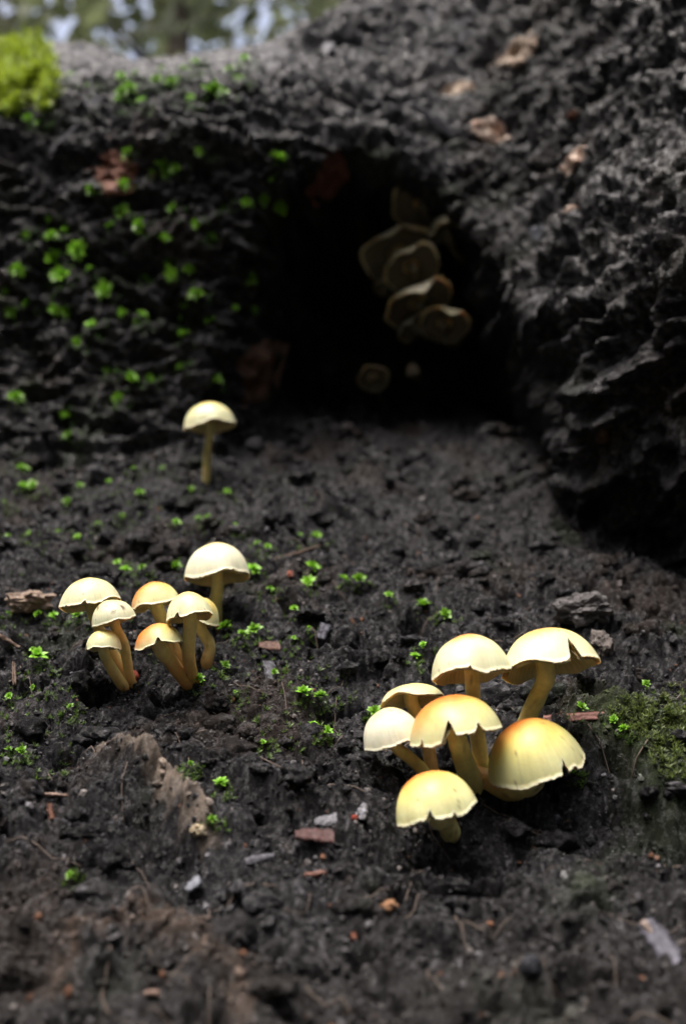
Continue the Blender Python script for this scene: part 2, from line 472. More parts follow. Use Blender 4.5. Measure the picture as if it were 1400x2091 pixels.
def unit(v):
    v = np.asarray(v, float); return v / max(np.linalg.norm(v), 1e-9)
def rot_about(v, ax, ang):
    return np.array(Matrix.Rotation(ang, 3, Vector(ax)) @ Vector(v))

# ------------------------------------------------------------------ mushrooms
def tube(pts, rad, nseg=16, cols=None, lump=0.0, seed=0):
    pts = np.asarray(pts, float); n = len(pts)
    tg = np.gradient(pts, axis=0); tg /= np.linalg.norm(tg, axis=1, keepdims=True)
    ref = np.array((1, 0, 0)) if abs(tg[0][0]) < .8 else np.array((0, 1, 0))
    V = []; prev = ref
    for i in range(n):
        a = prev - tg[i] * prev.dot(tg[i]); a = unit(a); b = np.cross(tg[i], a); prev = a
        for k in range(nseg):
            th = 2 * math.pi * k / nseg
            V.append(pts[i] + (a * math.cos(th) + b * math.sin(th)) * rad[i])
    V = np.array(V)
    if lump:
        V = V + (perlin(V[:, 0] * 2.5, V[:, 1] * 2.5, V[:, 2] * 2.5 + .01, seed) * lump)[:, None] * unit_rows(V - np.repeat(pts, nseg, 0))
    F = []
    for i in range(n - 1):
        for k in range(nseg):
            k2 = (k + 1) % nseg
            F.append((i * nseg + k, i * nseg + k2, (i + 1) * nseg + k2, (i + 1) * nseg + k))
    V = np.vstack((V, pts[0], pts[-1]))
    for k in range(nseg):
        k2 = (k + 1) % nseg
        F.append((k2, k, n * nseg, n * nseg)); F.append(((n - 1) * nseg + k, (n - 1) * nseg + k2, n * nseg + 1, n * nseg + 1))
    C = None
    if cols is not None:
        C = np.vstack((np.repeat(np.asarray(cols), nseg, 0), cols[0], cols[-1]))
    return V, F, C
def unit_rows(A):
    return A / np.maximum(np.linalg.norm(A, axis=1, keepdims=True), 1e-9)
def clean_mesh(name, V, F, C, origin, smooth=True):
    """mixed tris/quads, vertices relative to origin"""
    me = bpy.data.meshes.new(name)
    F = [tuple(dict.fromkeys(f)) for f in F]
    me.from_pydata([tuple((v - origin) * S) for v in np.asarray(V)], [], F)
    me.polygons.foreach_set('use_smooth', [smooth] * len(F))
    if C is not None:
        c = np.ones((len(V), 4), np.float32); c[:, :3] = np.clip(C, 0, 1)
        me.attributes.new('tint', 'FLOAT_COLOR', 'POINT').data.foreach_set('color', c.ravel())
    me.update()
    return me
YEL = np.array((.63, .55, .145)); PALE = np.array((.66, .655, .37)); ORG = np.array((.58, .15, .020)); BUFF = np.array((.50, .40, .20)); HOLLOW_SHADE = np.array((.135, .122, .09))
def mushroom(label, group, L, R, apex, base, dd=-.8, tilt=0., sw=30, mid=None, notches=(), orange=.6, ospot=(0, 0), osize=.42, white=0.,
             flat=1.28, stain=0., base_on='g', seed=1, depth=None, dull=0., wavy=.06, stem_orange=.5, attach=(0, 0), name='mushroom', hr=None, amax=84., dull_col=BUFF):
    rs = np.random.default_rng(seed)
    if depth is None:
        hit = cast(*base, base_on) or cast(*base)
        b3 = hit[0]; D0 = depth_of(b3)
        bn = hit[1]
    else:
        D0 = depth; b3 = at(*base, depth); bn = np.array((0, -.6, .8))
    D = D0 + dd
    l3, r3 = at(*L, D), at(*R, D)
    c = (l3 + r3) / 2; rad = np.linalg.norm(r3 - l3) / 2
    e1 = unit(r3 - l3)
    fwd = unit(ray((L[0] + R[0]) / 2, (L[1] + R[1]) / 2))
    up = unit(np.cross(e1, fwd)); up = up if up[2] > 0 else -up
    mid_px = ((L[0] + R[0]) / 2, (L[1] + R[1]) / 2)
    hpx = math.hypot(apex[0] - mid_px[0], apex[1] - mid_px[1])
    hpx = abs((at(*apex, D) - c).dot(up))
    tl = math.radians(tilt)
    e3 = rot_about(up, e1, tl)
    if (e3.dot(fwd) > 0) != (tl < 0) and tl != 0: e3 = rot_about(up, e1, -tl)
    # tilt > 0: the crown leans towards the lens; < 0: away, so the gills show
    e2 = unit(np.cross(e3, e1))
    H = max(.25 * rad, (hpx - rad * max(0, math.sin(-tl)) * .0) / max(.5, math.cos(tl)))
    if hr is not None: H = hr * rad
    AM = math.radians(amax)
    nth, nt = 128, 16
    th = np.linspace(0, 2 * math.pi, nth, endpoint=False)
    ph = rs.uniform(0, 6.28, 8)
    wav = wavy * (np.sin(2 * th + ph[0]) * .5 + np.sin(3 * th + ph[1]) * .5 + np.sin(5 * th + ph[2]) * .35 + np.sin(8 * th + ph[6]) * .2)
    teeth = rs.normal(0, .006, nth)
    cut = np.zeros(nth)
    for a, hw, dp in notches:
        da = np.degrees(np.abs((th - math.radians(a) + math.pi) % (2 * math.pi) - math.pi))
        sg = (th - math.radians(a) + math.pi) % (2 * math.pi) - math.pi
        hwv = np.where(sg > 0, hw * rs.uniform(.35, .7), hw * rs.uniform(1.0, 1.5))
        cut = np.maximum(cut, dp * np.clip(1 - da / hwv, 0, 1) ** .9)
    cut = np.where(cut > .03, cut + rs.normal(0, .012, nth), cut)
    tmax = 1 - cut + np.where(cut > 0.02, 0, teeth)
    ofs = np.array((math.cos(math.radians(ospot[0])), math.sin(math.radians(ospot[0])))) * ospot[1]
    t = np.linspace(0, 1, nt) ** .85
    T = t[None, :] * tmax[:, None]; TH = th[:, None] * np.ones_like(T)
    def surf(T, shrink=0.0, H_=H):
        a = T * AM
        rr = np.abs(np.sin(a) / math.sin(AM)) ** (1.0 / flat)
        r = rad * rr * (1 - shrink) * (1 + .5 * wav[:, None] * T ** 3)
        zc = (np.cos(a) - math.cos(AM)) / (1 - math.cos(AM))
        z = H_ * zc + rad * wav[:, None] * 1.3 * T ** 3 - shrink * H_
        z = z + H_ * .05 * np.exp(-(T / .18) ** 2) - .02
        return r, z
    r, z = surf(T)
    lum = perlin(r * np.cos(TH) / rad * 1.6 + seed, r * np.sin(TH) / rad * 1.6, seed=seed) * .035 * rad
    z = z + lum * (1 - T ** 4)
    def place(r, z):
        return c + (r * np.cos(TH))[..., None] * e1 + (r * np.sin(TH))[..., None] * e2 + z[..., None] * e3
    A = place(r, z)
    thick = .055 * rad + .02
    ri, zi = surf(T, .07)
    zi = zi - thick * .3
    zi[:, -1] = z[:, -1] - .004; ri[:, -1] = r[:, -1] * .985
    B = place(ri, zi)
    V = np.concatenate((A.reshape(-1, 3), B.reshape(-1, 3)))
    Fa = grid_faces(nth, nt, True); Fb = grid_faces(nth, nt, True)[:, ::-1] + nth * nt
    rim = np.array([(i * nt + nt - 1, ((i + 1) % nth) * nt + nt - 1, ((i + 1) % nth) * nt + nt - 1 + nth * nt, i * nt + nt - 1 + nth * nt) for i in range(nth)])[:, ::-1]
    x_, y_ = T * np.cos(TH), T * np.sin(TH)
    tc = np.hypot(x_ - ofs[0], y_ - ofs[1])
    nz = perlin(x_ * 2.5 + seed, y_ * 2.5, seed=seed + 5); nz2 = perlin(x_ * 9, y_ * 9 + seed, seed=seed + 6)
    c_ = np.ones(T.shape + (3,)) * YEL
    c_ = mixc(c_, PALE, np.clip(sstep(.35, .95, T + .12 * nz) * .85 + white, 0, 1))
    c_ = mixc(c_, (.68, .655, .52), np.clip(white * sstep(.2, .6, T), 0, 1))
    c_ = mixc(c_, ORG, sstep(osize * 2.2, osize * .25, tc + .15 * nz + .05 * nz2) * min(1., orange * 1.2))
    c_ = mixc(c_, (.66, .61, .46), sstep(.95, 1.0, T) * .35)
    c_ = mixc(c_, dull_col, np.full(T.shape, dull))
    fib = perlin(TH * 16, T * 1.3 + seed, seed=seed + 11) * sstep(.15, .5, T)
    c_ = c_ * (1 + .16 * fib + .17 * nz + .08 * nz2)[..., None]
    # small dirt specks stuck to the skin
    sp, _ = worley(x_ * 4.2 + seed, y_ * 4.2, seed + 9)
    c_ = mixc(c_, (.10, .06, .03), sstep(.11, .05, sp) * .75 * (nz > .02))
    if stain:
        c_ = mixc(c_, (.10, .055, .03), sstep(.28, .5, perlin(x_ * 5, y_ * 3.4 + 2, seed=seed + 3) + .25 * nz2) * stain * sstep(.95, .6, T))
    cb = np.ones(T.shape + (3,)) * np.array((.60, .50, .26))
    C = np.concatenate((c_.reshape(-1, 3), cb.reshape(-1, 3)))
    C[[i * nt + nt - 1 for i in range(nth)]] = np.array((.60, .54, .36))
    root = bpy.data.objects.new(name, None); COL.objects.link(root)
    root.location = to_world(b3)[0]
    root.empty_display_size = .01
    tag(root, label, 'mushroom', group)
    o = b3
    if base_on == 'g': FEET.append((b3, sw * K * D0 / 2))
    link('cap', make_mesh('cap', V - o, np.concatenate((Fa, Fb, rim)), C, world_units=None), M_cap, root)
    # gills: one pleated underside
    nb = 44; ng = nb * 4
    thg = np.linspace(0, 2 * math.pi, ng, endpoint=False)
    idx = (thg / (2 * math.pi) * nth).astype(int) % nth
    tg_ = np.linspace(.16, .97, 9)
    Tm = tmax[idx]
    Tg = np.minimum(tg_[None, :], 1) * np.minimum(Tm, .985)[:, None]
    ag = Tg * AM
    rr = rad * np.abs(np.sin(ag) / math.sin(AM)) ** (1 / flat) * .92 * (1 + .5 * wav[idx][:, None] * Tg ** 3)
    pleat = (np.abs(((np.arange(ng) / 4) % 1) - .5) * 2)[:, None]
    zrim = rad * wav[idx][:, None] * 1.3 * Tg ** 3
    top = H * (np.cos(ag) - math.cos(AM)) / (1 - math.cos(AM)) - .07 * H - thick * .6 + zrim
    low = np.minimum(top - .02 * rad, H * (.40 * (1 - (Tg / .98) ** 1.6)) + zrim * .9)
    zg = lerp(low, np.maximum(low, top - .05 * rad), pleat * np.clip(1.1 - Tg, .15, 1) * .8)
    Gp = c + (rr * np.cos(thg)[:, None])[..., None] * e1 + (rr * np.sin(thg)[:, None])[..., None] * e2 + zg[..., None] * e3
    gc = np.ones((ng, 9, 3)) * np.array((.60, .50, .24))
    gc = mixc(gc, (.40, .30, .14), (pleat * np.ones((ng, 9))) * .6)
    gc = mixc(gc, (.68, .60, .38), sstep(.6, 1, Tg) * .6)
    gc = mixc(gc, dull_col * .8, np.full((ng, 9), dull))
    link('gills', make_mesh('gills', Gp.reshape(-1, 3) - o, grid_faces(ng, 9, True)[:, ::-1], gc.reshape(-1, 3), world_units=None), M_gill, root)
    # stem
    topc = c + e1 * attach[0] * rad + e2 * attach[1] * rad
    p3 = topc + e3 * H * .62
    p2 = topc - e3 * rad * .15
    bt = unit(unit(p2 - b3) + .35 * bn)
    p0 = b3 - bt * .35
    sr = sw * K * D / 2 * .92
    n = 22
    u = np.linspace(0, 1, n)[:, None]
    if mid is not None:
        Dm = (D0 + D) / 2 if len(mid) == 2 else D0 + mid[2]
        m3 = at(mid[0], mid[1], Dm)
        ctrl = [p0, b3 + bt * .1, m3, p2, p3]
    else:
        ctrl = [p0, b3 + bt * .1, (b3 * .5 + p2 * .5) + .08 * np.linalg.norm(p2 - b3) * unit(bt - unit(p2 - b3) * bt.dot(unit(p2 - b3)) + 1e-6), p2, p3]
    pts = catmull(ctrl, u[:, 0])
    rd = sr * (1.0 + .10 * np.sin(u[:, 0] * 5 + ph[4]) * .5 + .10 * (1 - u[:, 0]) ** 2) * np.where(u[:, 0] > .9, 1.08, 1)
    sc0 = np.array((.70, .61, .25)); scb = np.array((.52, .26, .08)); sct = np.array((.74, .68, .33))
    cs = np.array([lerp(lerp(scb, sc0, float(sstep(.05, .05 + .8 * max(stem_orange, .05), uu))), sct, float(sstep(.5, 1, uu))) for uu in u[:, 0]])
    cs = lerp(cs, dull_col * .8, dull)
    V, F, C = tube(pts, rd, 18, cs, lump=.03, seed=seed)
    V = np.asarray(V)
    f = perlin(V[:, 0] * 3, V[:, 1] * 3, V[:, 2] * 1.5 + .01, seed + 20)
    C = C * (1 + .18 * f)[:, None]
    dk = sstep(.45, .6, perlin(V[:, 0] * 7, V[:, 1] * 7, V[:, 2] * 7 + .01, seed + 21))
    C = C * (1 - .5 * dk)[:, None]
    link('stem', clean_mesh('stem', V, F, C, o), M_stem, root)
    return root

FEET = []
GR = 'yellow mushrooms in the near cluster'
mushroom('pale domed mushroom with straight stem at the back of the near cluster', GR, (881, 1388), (1043, 1368), (961, 1297), (985, 1575),
         -.9, -9, 33, mid=(966, 1440), orange=.75, osize=.22, white=.35, seed=3, amax=82, notches=((-95, 4, .07),), stem_orange=.3)
mushroom('widest mushroom of the near cluster, flat cap torn at its right edge, long leaning stem', GR, (1022, 1378), (1224, 1350), (1108, 1287), (1045, 1535),
         -.6, -10, 38, mid=(1098, 1420), orange=.45, osize=.22, white=.15, flat=1.4, seed=4, amax=62, notches=((-68, 8, .36),), stem_orange=.15, attach=(-.12, 0))
mushroom('orange-topped mushroom with two torn notches, in the middle of the near cluster', GR, (837, 1522), (1024, 1476), (926, 1419), (966, 1605),
         -1.2, 5, 46, mid=(945, 1550), orange=.85, osize=.42, seed=5, amax=78, ospot=(150, .2), notches=((-98, 9, .34), (-62, 8, .16), (-140, 4, .10)), stem_orange=.2)
mushroom('whitest mushroom of the near cluster, bell cap leaning left', GR, (741, 1528), (862, 1492), (812, 1441), (872, 1585),
         -.7, 10, 27, mid=(838, 1550), orange=.12, osize=.25, white=.9, seed=6, amax=76, stem_orange=.2, dull=.05)
mushroom('big lopsided mushroom with orange crown, lowest right of the near cluster', GR, (1000, 1596), (1190, 1543), (1076, 1472), (968, 1590),
         -1.0, 16, 52, mid=(1045, 1612, -.5), orange=.75, osize=.30, ospot=(140, .12), seed=8, amax=78, notches=((-62, 7, .20), (-48, 10, .07)), stem_orange=.9, attach=(-.1, 0))
mushroom('frontmost mushroom of the near cluster, half-dome with a ragged notch above its stub stem', GR, (808, 1682), (973, 1632), (886, 1573), (918, 1700),
         -.9, 10, 44, mid=(908, 1672), orange=.8, osize=.30, ospot=(130, .18), seed=9, amax=80, notches=((-98, 7, .17), (-66, 5, .08)), stem_orange=.1)
mushroom('dull buff mushroom with an orange stem at the back left of the near cluster', GR, (774, 1440), (906, 1419), (846, 1397), (886, 1580),
         .2, -12, 30, mid=(868, 1500), orange=.05, white=.1, dull=.35, seed=10, amax=62, stem_orange=1.0, notches=((-160, 10, .2),))
GL = 'yellow mushrooms in the left cluster'
mushroom('leftmost mushroom of the left cluster, wide pale cap with specks along its edge', GL, (126, 1246), (246, 1222), (190, 1180), (262, 1388),
         -.6, -8, 26, mid=(205, 1290), orange=.5, osize=.3, ospot=(130, .3), white=.3, seed=11, amax=72, attach=(.0, 0), stem_orange=.8, notches=((-85, 5, .1),))
mushroom('small mushroom with brown dirt smeared on its cap, in the left cluster', GL, (190, 1280), (276, 1258), (236, 1223), (266, 1392),
         -.9, -4, 23, mid=(254, 1320), orange=.1, white=.5, stain=.9, seed=12, stem_orange=.6)
mushroom('smallest and lowest mushroom of the left cluster, pale yellow with a curled left edge', GL, (176, 1326), (248, 1322), (209, 1286), (250, 1400),
         -1.1, -5, 24, mid=(224, 1358), orange=.1, white=.15, seed=13, stem_orange=.5, notches=((-150, 10, .2),))
mushroom('orange-flushed mushroom behind, in the middle of the left cluster', GL, (270, 1248), (369, 1222), (322, 1187), (364, 1352),
         -.5, -6, 29, mid=(336, 1278), orange=.8, osize=.6, ospot=(165, .45), seed=14, amax=72, stem_orange=.9)
mushroom('low orange-flushed mushroom on a slanting stem, front of the left cluster', GL, (276, 1326), (375, 1306), (329, 1272), (382, 1392),
         -1.0, -2, 32, mid=(350, 1352), orange=.85, osize=.65, ospot=(165, .4), seed=15, amax=70, stem_orange=1.2, notches=((-78, 9, .2),))
mushroom('domed mushroom on a long straight stem, front right of the left cluster', GL, (340, 1270), (434, 1252), (388, 1209), (392, 1388),
         -.9, -10, 29, orange=.15, osize=.3, white=.25, seed=16, amax=74, stem_orange=.9, notches=((-108, 7, .14),))
mushroom('half-hidden mushroom peeking out behind the straight-stemmed one', GL, (372, 1268), (447, 1278), (418, 1222), (424, 1356),
         -.3, -6, 26, mid=(429, 1318), orange=.2, dull=.25, seed=17, stem_orange=.8)
mushroom('tallest mushroom of the left cluster, round cream cap held above all the others', GL, (378, 1186), (510, 1174), (442, 1111), (440, 1275),
         -.5, -12, 27, orange=.25, osize=.18, white=.7, seed=18, stem_orange=.2)
mushroom('lone pale mushroom standing at the foot of the log, away from both clusters', None, (376, 878), (481, 864), (430, 824), (421, 985),
         -.8, -14, 18, mid=(423, 925), orange=.12, osize=.3, white=.25, seed=19, stem_orange=.3)
GC = 'dim mushrooms inside the hollow of the log'
CAVE = [  # label, L, R, apex, base, tilt, sw, dd, extra
    ('topmost round mushroom of the dim column in the hollow', (800, 432), (922, 402), (858, 380), (885, 490), -56, 18, -4.2, dict(hr=.28)),
    ('narrow upright mushroom just under the topmost one in the hollow', (876, 486), (950, 470), (922, 418), (945, 530), -30, 16, -3.8, dict(hr=1.0)),
    ('broad crescent-shaped mushroom at the left of the dim column in the hollow', (744, 546), (886, 500), (806, 482), (905, 560), -52, 18, -4.6, dict(hr=.28)),
    ('brightest-edged mushroom in the middle of the dim column in the hollow', (786, 568), (896, 530), (836, 510), (905, 590), -50, 18, -5.4, dict(hr=.28)),
    ('small mushroom tucked under the crescent-shaped one in the hollow', (762, 590), (814, 584), (786, 566), (900, 606), -35, 12, -4.0, dict(hr=.5)),
    ('thin slanting shelf-like mushroom low in the dim column in the hollow', (788, 650), (922, 598), (848, 590), (912, 660), -34, 16, -4.6, dict(hr=.26)),
    ('round lowest right mushroom of the dim column in the hollow', (856, 660), (958, 668), (908, 626), (945, 700), -46, 16, -4.2, dict(hr=.28)),
    ('small lowest left mushroom of the dim column in the hollow', (812, 690), (884, 654), (842, 646), (930, 705), -30, 12, -4.0, dict(hr=.5)),
    ('solitary mushroom with thin stem low on the back of the hollow', (728, 776), (794, 770), (760, 744), (790, 830), -55, 8, -4.0, dict(hr=.35)),
    ('tiny orange button mushroom low on the back of the hollow', (830, 766), (858, 762), (845, 740), (846, 820), 0, 12, -4.0, dict(orange=.9, osize=1.)),
]
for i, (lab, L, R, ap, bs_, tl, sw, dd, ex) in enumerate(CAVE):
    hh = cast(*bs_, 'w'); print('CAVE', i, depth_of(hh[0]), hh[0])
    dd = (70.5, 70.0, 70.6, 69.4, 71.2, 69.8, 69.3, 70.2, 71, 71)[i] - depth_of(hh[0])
    kw = dict(orange=.1, white=.0, dull=.92, dull_col=HOLLOW_SHADE, wavy=.13); kw.update(ex)  # shade of the hollow painted into cap, gill and stem colour
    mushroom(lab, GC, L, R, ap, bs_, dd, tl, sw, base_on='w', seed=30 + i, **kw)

# ------------------------------------------------------------------ moss rosettes
def blade(dirv, side, upv, ln, wd, arch, c0, c1, V, F, C, nseg=3):
    b = len(V)
    for k in range(nseg + 1):
        t = k / nseg
        p = dirv * ln * t + upv * (arch * ln * (t * 1.2 - t * t * .9))
        w = wd * (math.sin(math.pi * (.12 + .88 * t)) ** .8 if t < 1 else .02)
        for sgn in (-1, 0, 1):
            V.append(p + side * sgn * w + upv * (abs(sgn) * w * .25)); C.append(lerp(c0, c1, t))
    for k in range(nseg):
        for s_ in (0, 1):
            a = b + k * 3 + s_
            F.append((a, a + 1, a + 4, a + 3))
def rosette(seed, n=15, long=False):
    rs = random.Random(seed); V, F, C = [], [], []
    gm = rs.uniform(.75, 1.25)
    z = np.array((0, 0, 1.))
    for i in range(n):
        th = i * 2.39996 + rs.uniform(-.3, .3)
        el = (i / n) * 1.15 + rs.uniform(-.1, .2)
        d = np.array((math.cos(th) * math.cos(el), math.sin(th) * math.cos(el), math.sin(el)))
        s_ = np.array((-math.sin(th), math.cos(th), 0)); u = np.cross(d, s_); u = u if u[2] > 0 else -u
        ln = rs.uniform(.75, 1.1) * (1.0 if not long else 1.2) * (1 - .25 * i / n)
        g = rs.uniform(.8, 1.2)
        blade(d, s_, u, ln, (.25 if not long else .10) * rs.uniform(.8, 1.2), .35, np.array((.07, .20, .012)) * g * gm, np.array((.24, .50, .035)) * g * gm, V, F, C)
    V = np.array(V); V[:, 2] += .12
    return V, F, np.array(C)
ROS = []
for i in range(7):
    V, F, C = rosette(100 + i, 15 + i, long=(i >= 5))
    me = bpy.data.meshes.new('moss_sprig'); me.from_pydata([tuple(v * S) for v in V], [], F)
    me.polygons.foreach_set('use_smooth', [True] * len(F))
    c = np.ones((len(V), 4), np.float32); c[:, :3] = C
    me.attributes.new('tint', 'FLOAT_COLOR', 'POINT').data.foreach_set('color', c.ravel())
    me.materials.append(M_moss); me.update(); ROS.append(me)
KEEP = []
def sprig(px, py, sz, label, group, which='both'):
    h = cast(px, py, which)
    if h is None: return
    loc, n, _, nm = h
    if nm == 'g': KEEP.append((loc[0], loc[1], .45))
    D = depth_of(loc); r = sz * K * D / 2 * random.choice((.65, .85, 1.05, 1.25))
    nn = Vector(unit((.45 if nm == 'g' else .8) * n + np.array((0, -.2, .5)))) 
    o = bpy.data.objects.new('moss_sprig', random.choice(ROS[:5]))
    COL.objects.link(o)
    o.location = to_world(loc + n * .05 + np.array((0, -.05, .10)))[0]
    q_ = nn.to_track_quat('Z', 'Y')
    o.rotation_euler = (q_.to_matrix() @ Matrix.Rotation(random.uniform(0, 6.28), 3, 'Z')).to_euler()
    o.scale = (r, r, r * random.uniform(.7, 1.0))
    tag(o, label, 'moss', group)
TOP = [(250, 165, 28), (280, 155, 26), (330, 148, 24), (375, 150, 34), (400, 135, 36), (292, 214, 44), (250, 195, 36), (268, 188, 30), (320, 172, 36),
       (352, 176, 34), (390, 206, 32), (433, 194, 38), (455, 196, 28), (470, 150, 30), (500, 130, 26), (145, 158, 20), (218, 75, 26), (235, 77, 18), (60, 250, 34),
       (80, 256, 24), (490, 168, 22), (245, 215, 22)]
FACE = [(265, 318, 26), (335, 350, 38), (362, 348, 30), (315, 352, 26), (190, 392, 34), (250, 440, 32), (290, 465, 36), (230, 465, 24), (355, 430, 22), (335, 490, 36),
        (430, 490, 34), (405, 460, 24), (505, 418, 46), (575, 422, 36), (540, 412, 24), (565, 335, 38), (555, 370, 24), (160, 515, 46), (108, 540, 46), (130, 570, 50),
        (40, 555, 32), (55, 485, 34), (135, 478, 32), (105, 490, 32), (350, 540, 34), (350, 565, 36), (385, 555, 28), (185, 557, 24), (298, 568, 24), (100, 590, 24),
        (60, 625, 32), (25, 640, 30), (215, 600, 38), (290, 650, 38), (280, 662, 24), (190, 672, 38), (140, 640, 30), (115, 635, 26), (375, 625, 26), (405, 605, 30),
        (510, 570, 28), (520, 635, 30), (480, 630, 26), (375, 692, 42), (160, 705, 36), (222, 760, 28), (262, 775, 30), (300, 780, 36), (30, 820, 32), (135, 848, 34),
        (372, 655, 24), (440, 780, 26), (140, 892, 26), (250, 382, 24), (100, 450, 26), (455, 425, 26), (430, 660, 22), (250, 640, 22), (410, 315, 20), (12, 600, 20),
        (180, 180, 14), (370, 755, 24), (240, 815, 24)]
GRD = [(45, 965, 28), (50, 1000, 38), (68, 998, 28), (165, 1000, 26), (222, 990, 28), (275, 963, 26), (332, 962, 28), (140, 1030, 32), (285, 1015, 28), (390, 1008, 26),
       (465, 1010, 26), (8, 1030, 18), (60, 1095, 20), (120, 1087, 22), (160, 1105, 24), (200, 1075, 20), (360, 1075, 34), (405, 1065, 24), (425, 1065, 22), (525, 1115, 28),
       (545, 1125, 28), (610, 1100, 28), (645, 1100, 22), (355, 1165, 44), (258, 1175, 40), (290, 1165, 26), (240, 1155, 22), (517, 1172, 38), (395, 1205, 26), (635, 1165, 40),
       (630, 1195, 38), (700, 1190, 28), (730, 1190, 32), (795, 1222, 30), (862, 1248, 48), (908, 1262, 30), (80, 1262, 38), (110, 1265, 32), (160, 1265, 26), (18, 1262, 22),
       (75, 1350, 40), (70, 1332, 26), (520, 1293, 52), (495, 1305, 30), (630, 1292, 28), (465, 1290, 36), (600, 1310, 24), (460, 1365, 28), (403, 1398, 44), (620, 1425, 34),
       (655, 1435, 42), (665, 1500, 46), (640, 1490, 30), (535, 1525, 28), (470, 1475, 24), (452, 1610, 32), (432, 1682, 30), (15, 1540, 32), (45, 1545, 26), (145, 1450, 22),
       (385, 1570, 22), (146, 1795, 24), (848, 1350, 26), (866, 1325, 20), (766, 1462, 34), (1184, 1452, 30), (560, 1380, 20), (480, 1420, 20), (20, 1430, 18), (70, 1410, 18),
       (1250, 1478, 28), (1275, 1500, 30), (1320, 1405, 22), (1170, 1585, 20), (600, 1250, 20), (550, 1210, 22), (20, 1100, 20), (250, 1060, 18), (480, 1080, 18)]
LANDMARKS = [
    (60, 150, 'the moss cushion'), (185, 215, 'the pale chip below the moss cushion'), (240, 352, 'the rusty brown bare wood'), (430, 850, 'the lone pale mushroom'),
    (528, 765, 'the brown bare wood beside the hollow'), (676, 350, 'the rusty red bare wood'), (190, 1212, 'the leftmost mushroom'), (443, 1150, 'the tallest mushroom of the left cluster'),
    (212, 1310, 'the smallest mushroom of the left cluster'), (390, 1300, 'the straight-stemmed mushroom of the left cluster'), (546, 1376, 'the upright grey chip'),
    (548, 1325, 'the dark brown flake'), (598, 1133, 'the pale brown twig'), (62, 1240, 'the tan clod'), (800, 1490, 'the whitest mushroom'), (962, 1340, 'the pale domed mushroom of the near cluster'),
    (300, 1610, 'the sandy ridge'), (118, 1629, 'the thin tan twig'), (640, 1715, 'the dark red wood block'), (1185, 1470, 'the reddish-brown stick'), (24, 1345, 'the two left-edge twigs'),
    (660, 1290, 'the small grey flake'), (135, 283, 'the blue-grey sliver'), (600, 520, 'the left side of the hollow mouth'), (0, 560, 'the left picture edge at mid-log'), (450, 72, 'the low dip of the log crest')]
ORD = [w + ' nearest' if w else 'nearest' for w in '|second|third|fourth|fifth|sixth|seventh|eighth|ninth|tenth|eleventh|twelfth|thirteenth|fourteenth|fifteenth|sixteenth|seventeenth|eighteenth'.split('|')]
def sprig_labels(pts, noun):
    key = {}
    for i, (px, py, sz) in enumerate(pts):
        d, lx, ly, nm = min((math.hypot(px - a, py - b), a, b, t) for a, b, t in LANDMARKS)
        dx, dy = px - lx, py - ly
        dr = ('right of' if dx > 0 else 'left of') if abs(dx) > abs(dy) else ('below' if dy > 0 else 'above')
        key.setdefault((nm, dr), []).append((d, i))
    out = {}
    for (nm, dr), l in key.items():
        l.sort()
        for k, (d, i) in enumerate(l):
            out[i] = (noun if len(l) == 1 else ORD[k] + ' ' + noun) + ' ' + dr + ' ' + nm
    return [out[i] for i in range(len(pts))]
TOP = [(a, b, c * 1.25) for a, b, c in TOP]
FACE = [(a, b, c * 1.2) for a, b, c in FACE]
for p, lb in zip(TOP, sprig_labels(TOP, 'log-top moss rosette')): sprig(*p, lb, 'moss rosettes along the top of the log', 'w')
for p, lb in zip(FACE, sprig_labels(FACE, 'log-face moss rosette')): sprig(*p, lb, 'moss rosettes on the face of the log', 'w')
for p, lb in zip(GRD, sprig_labels(GRD, 'soil moss rosette')): sprig(*p, lb, 'moss rosettes on the soil')

# moss cushion on the log's upper left corner, and the low moss at the right edge: uncountable leaves
def moss_mass(name, polys, count, size, which, label, c0, c1, lift=.0, long=True, stretch=1.5):
    Vs, Fs, Cs = [], [], []; nv = 0
    rs = random.Random(hash(name) % 1000 if False else len(name))
    tries = 0
    while len(Vs) < count and tries < count * 6:
        tries += 1
        cx, cy, rx, ry = rs.choice(polys)
        a = rs.uniform(0, 6.28); rr_ = math.sqrt(rs.random())
        h = cast(cx + rx * rr_ * math.cos(a), cy + ry * rr_ * math.sin(a), which)
        if h is None: continue
        loc, n = h[0], h[1]
        V, F, C = [], [], []
        u = unit(.4 * n + np.array((rs.uniform(-.35, .35), -.25 + rs.uniform(-.3, .3), .8)))
        e = unit(np.cross(u, (1, .2, 0))); f = np.cross(u, e)
        k = rs.uniform(.6, 1.2); g = rs.uniform(.55, 1.35)
        for i in range(7):
            th = i * 2.4 + rs.uniform(-.4, .4); el = rs.uniform(.3, 1.3)
            d = (e * math.cos(th) + f * math.sin(th)) * math.cos(el) + u * math.sin(el)
            s_ = unit(np.cross(d, u)); up_ = np.cross(s_, d)
            blade(d, s_, up_, size * k * rs.uniform(.7, 1.2) * stretch, size * .12, .1, np.array(c0) * g, np.array(c1) * g, V, F, C, 2)
        V = np.array(V) + loc + u * lift * rs.random()
        Vs.append(V); Fs.append(np.array(F) + nv); Cs.append(np.array(C)); nv += len(V)
    me = make_mesh(name, np.concatenate(Vs), np.concatenate(Fs), np.concatenate(Cs))
    return tag(link(name, me, M_moss), label, 'moss', kind='stuff')
moss_mass('moss_cushion', [(40, 105, 60, 42), (30, 160, 75, 50), (60, 150, 55, 40), (15, 205, 40, 40), (95, 200, 22, 40), (20, 90, 45, 30), (-40, 150, 60, 80)], 900, .62, 'w',
          'thick bright yellow-green moss cushion on the upper left corner of the log', (.07, .15, .012), (.42, .52, .045), lift=.9)
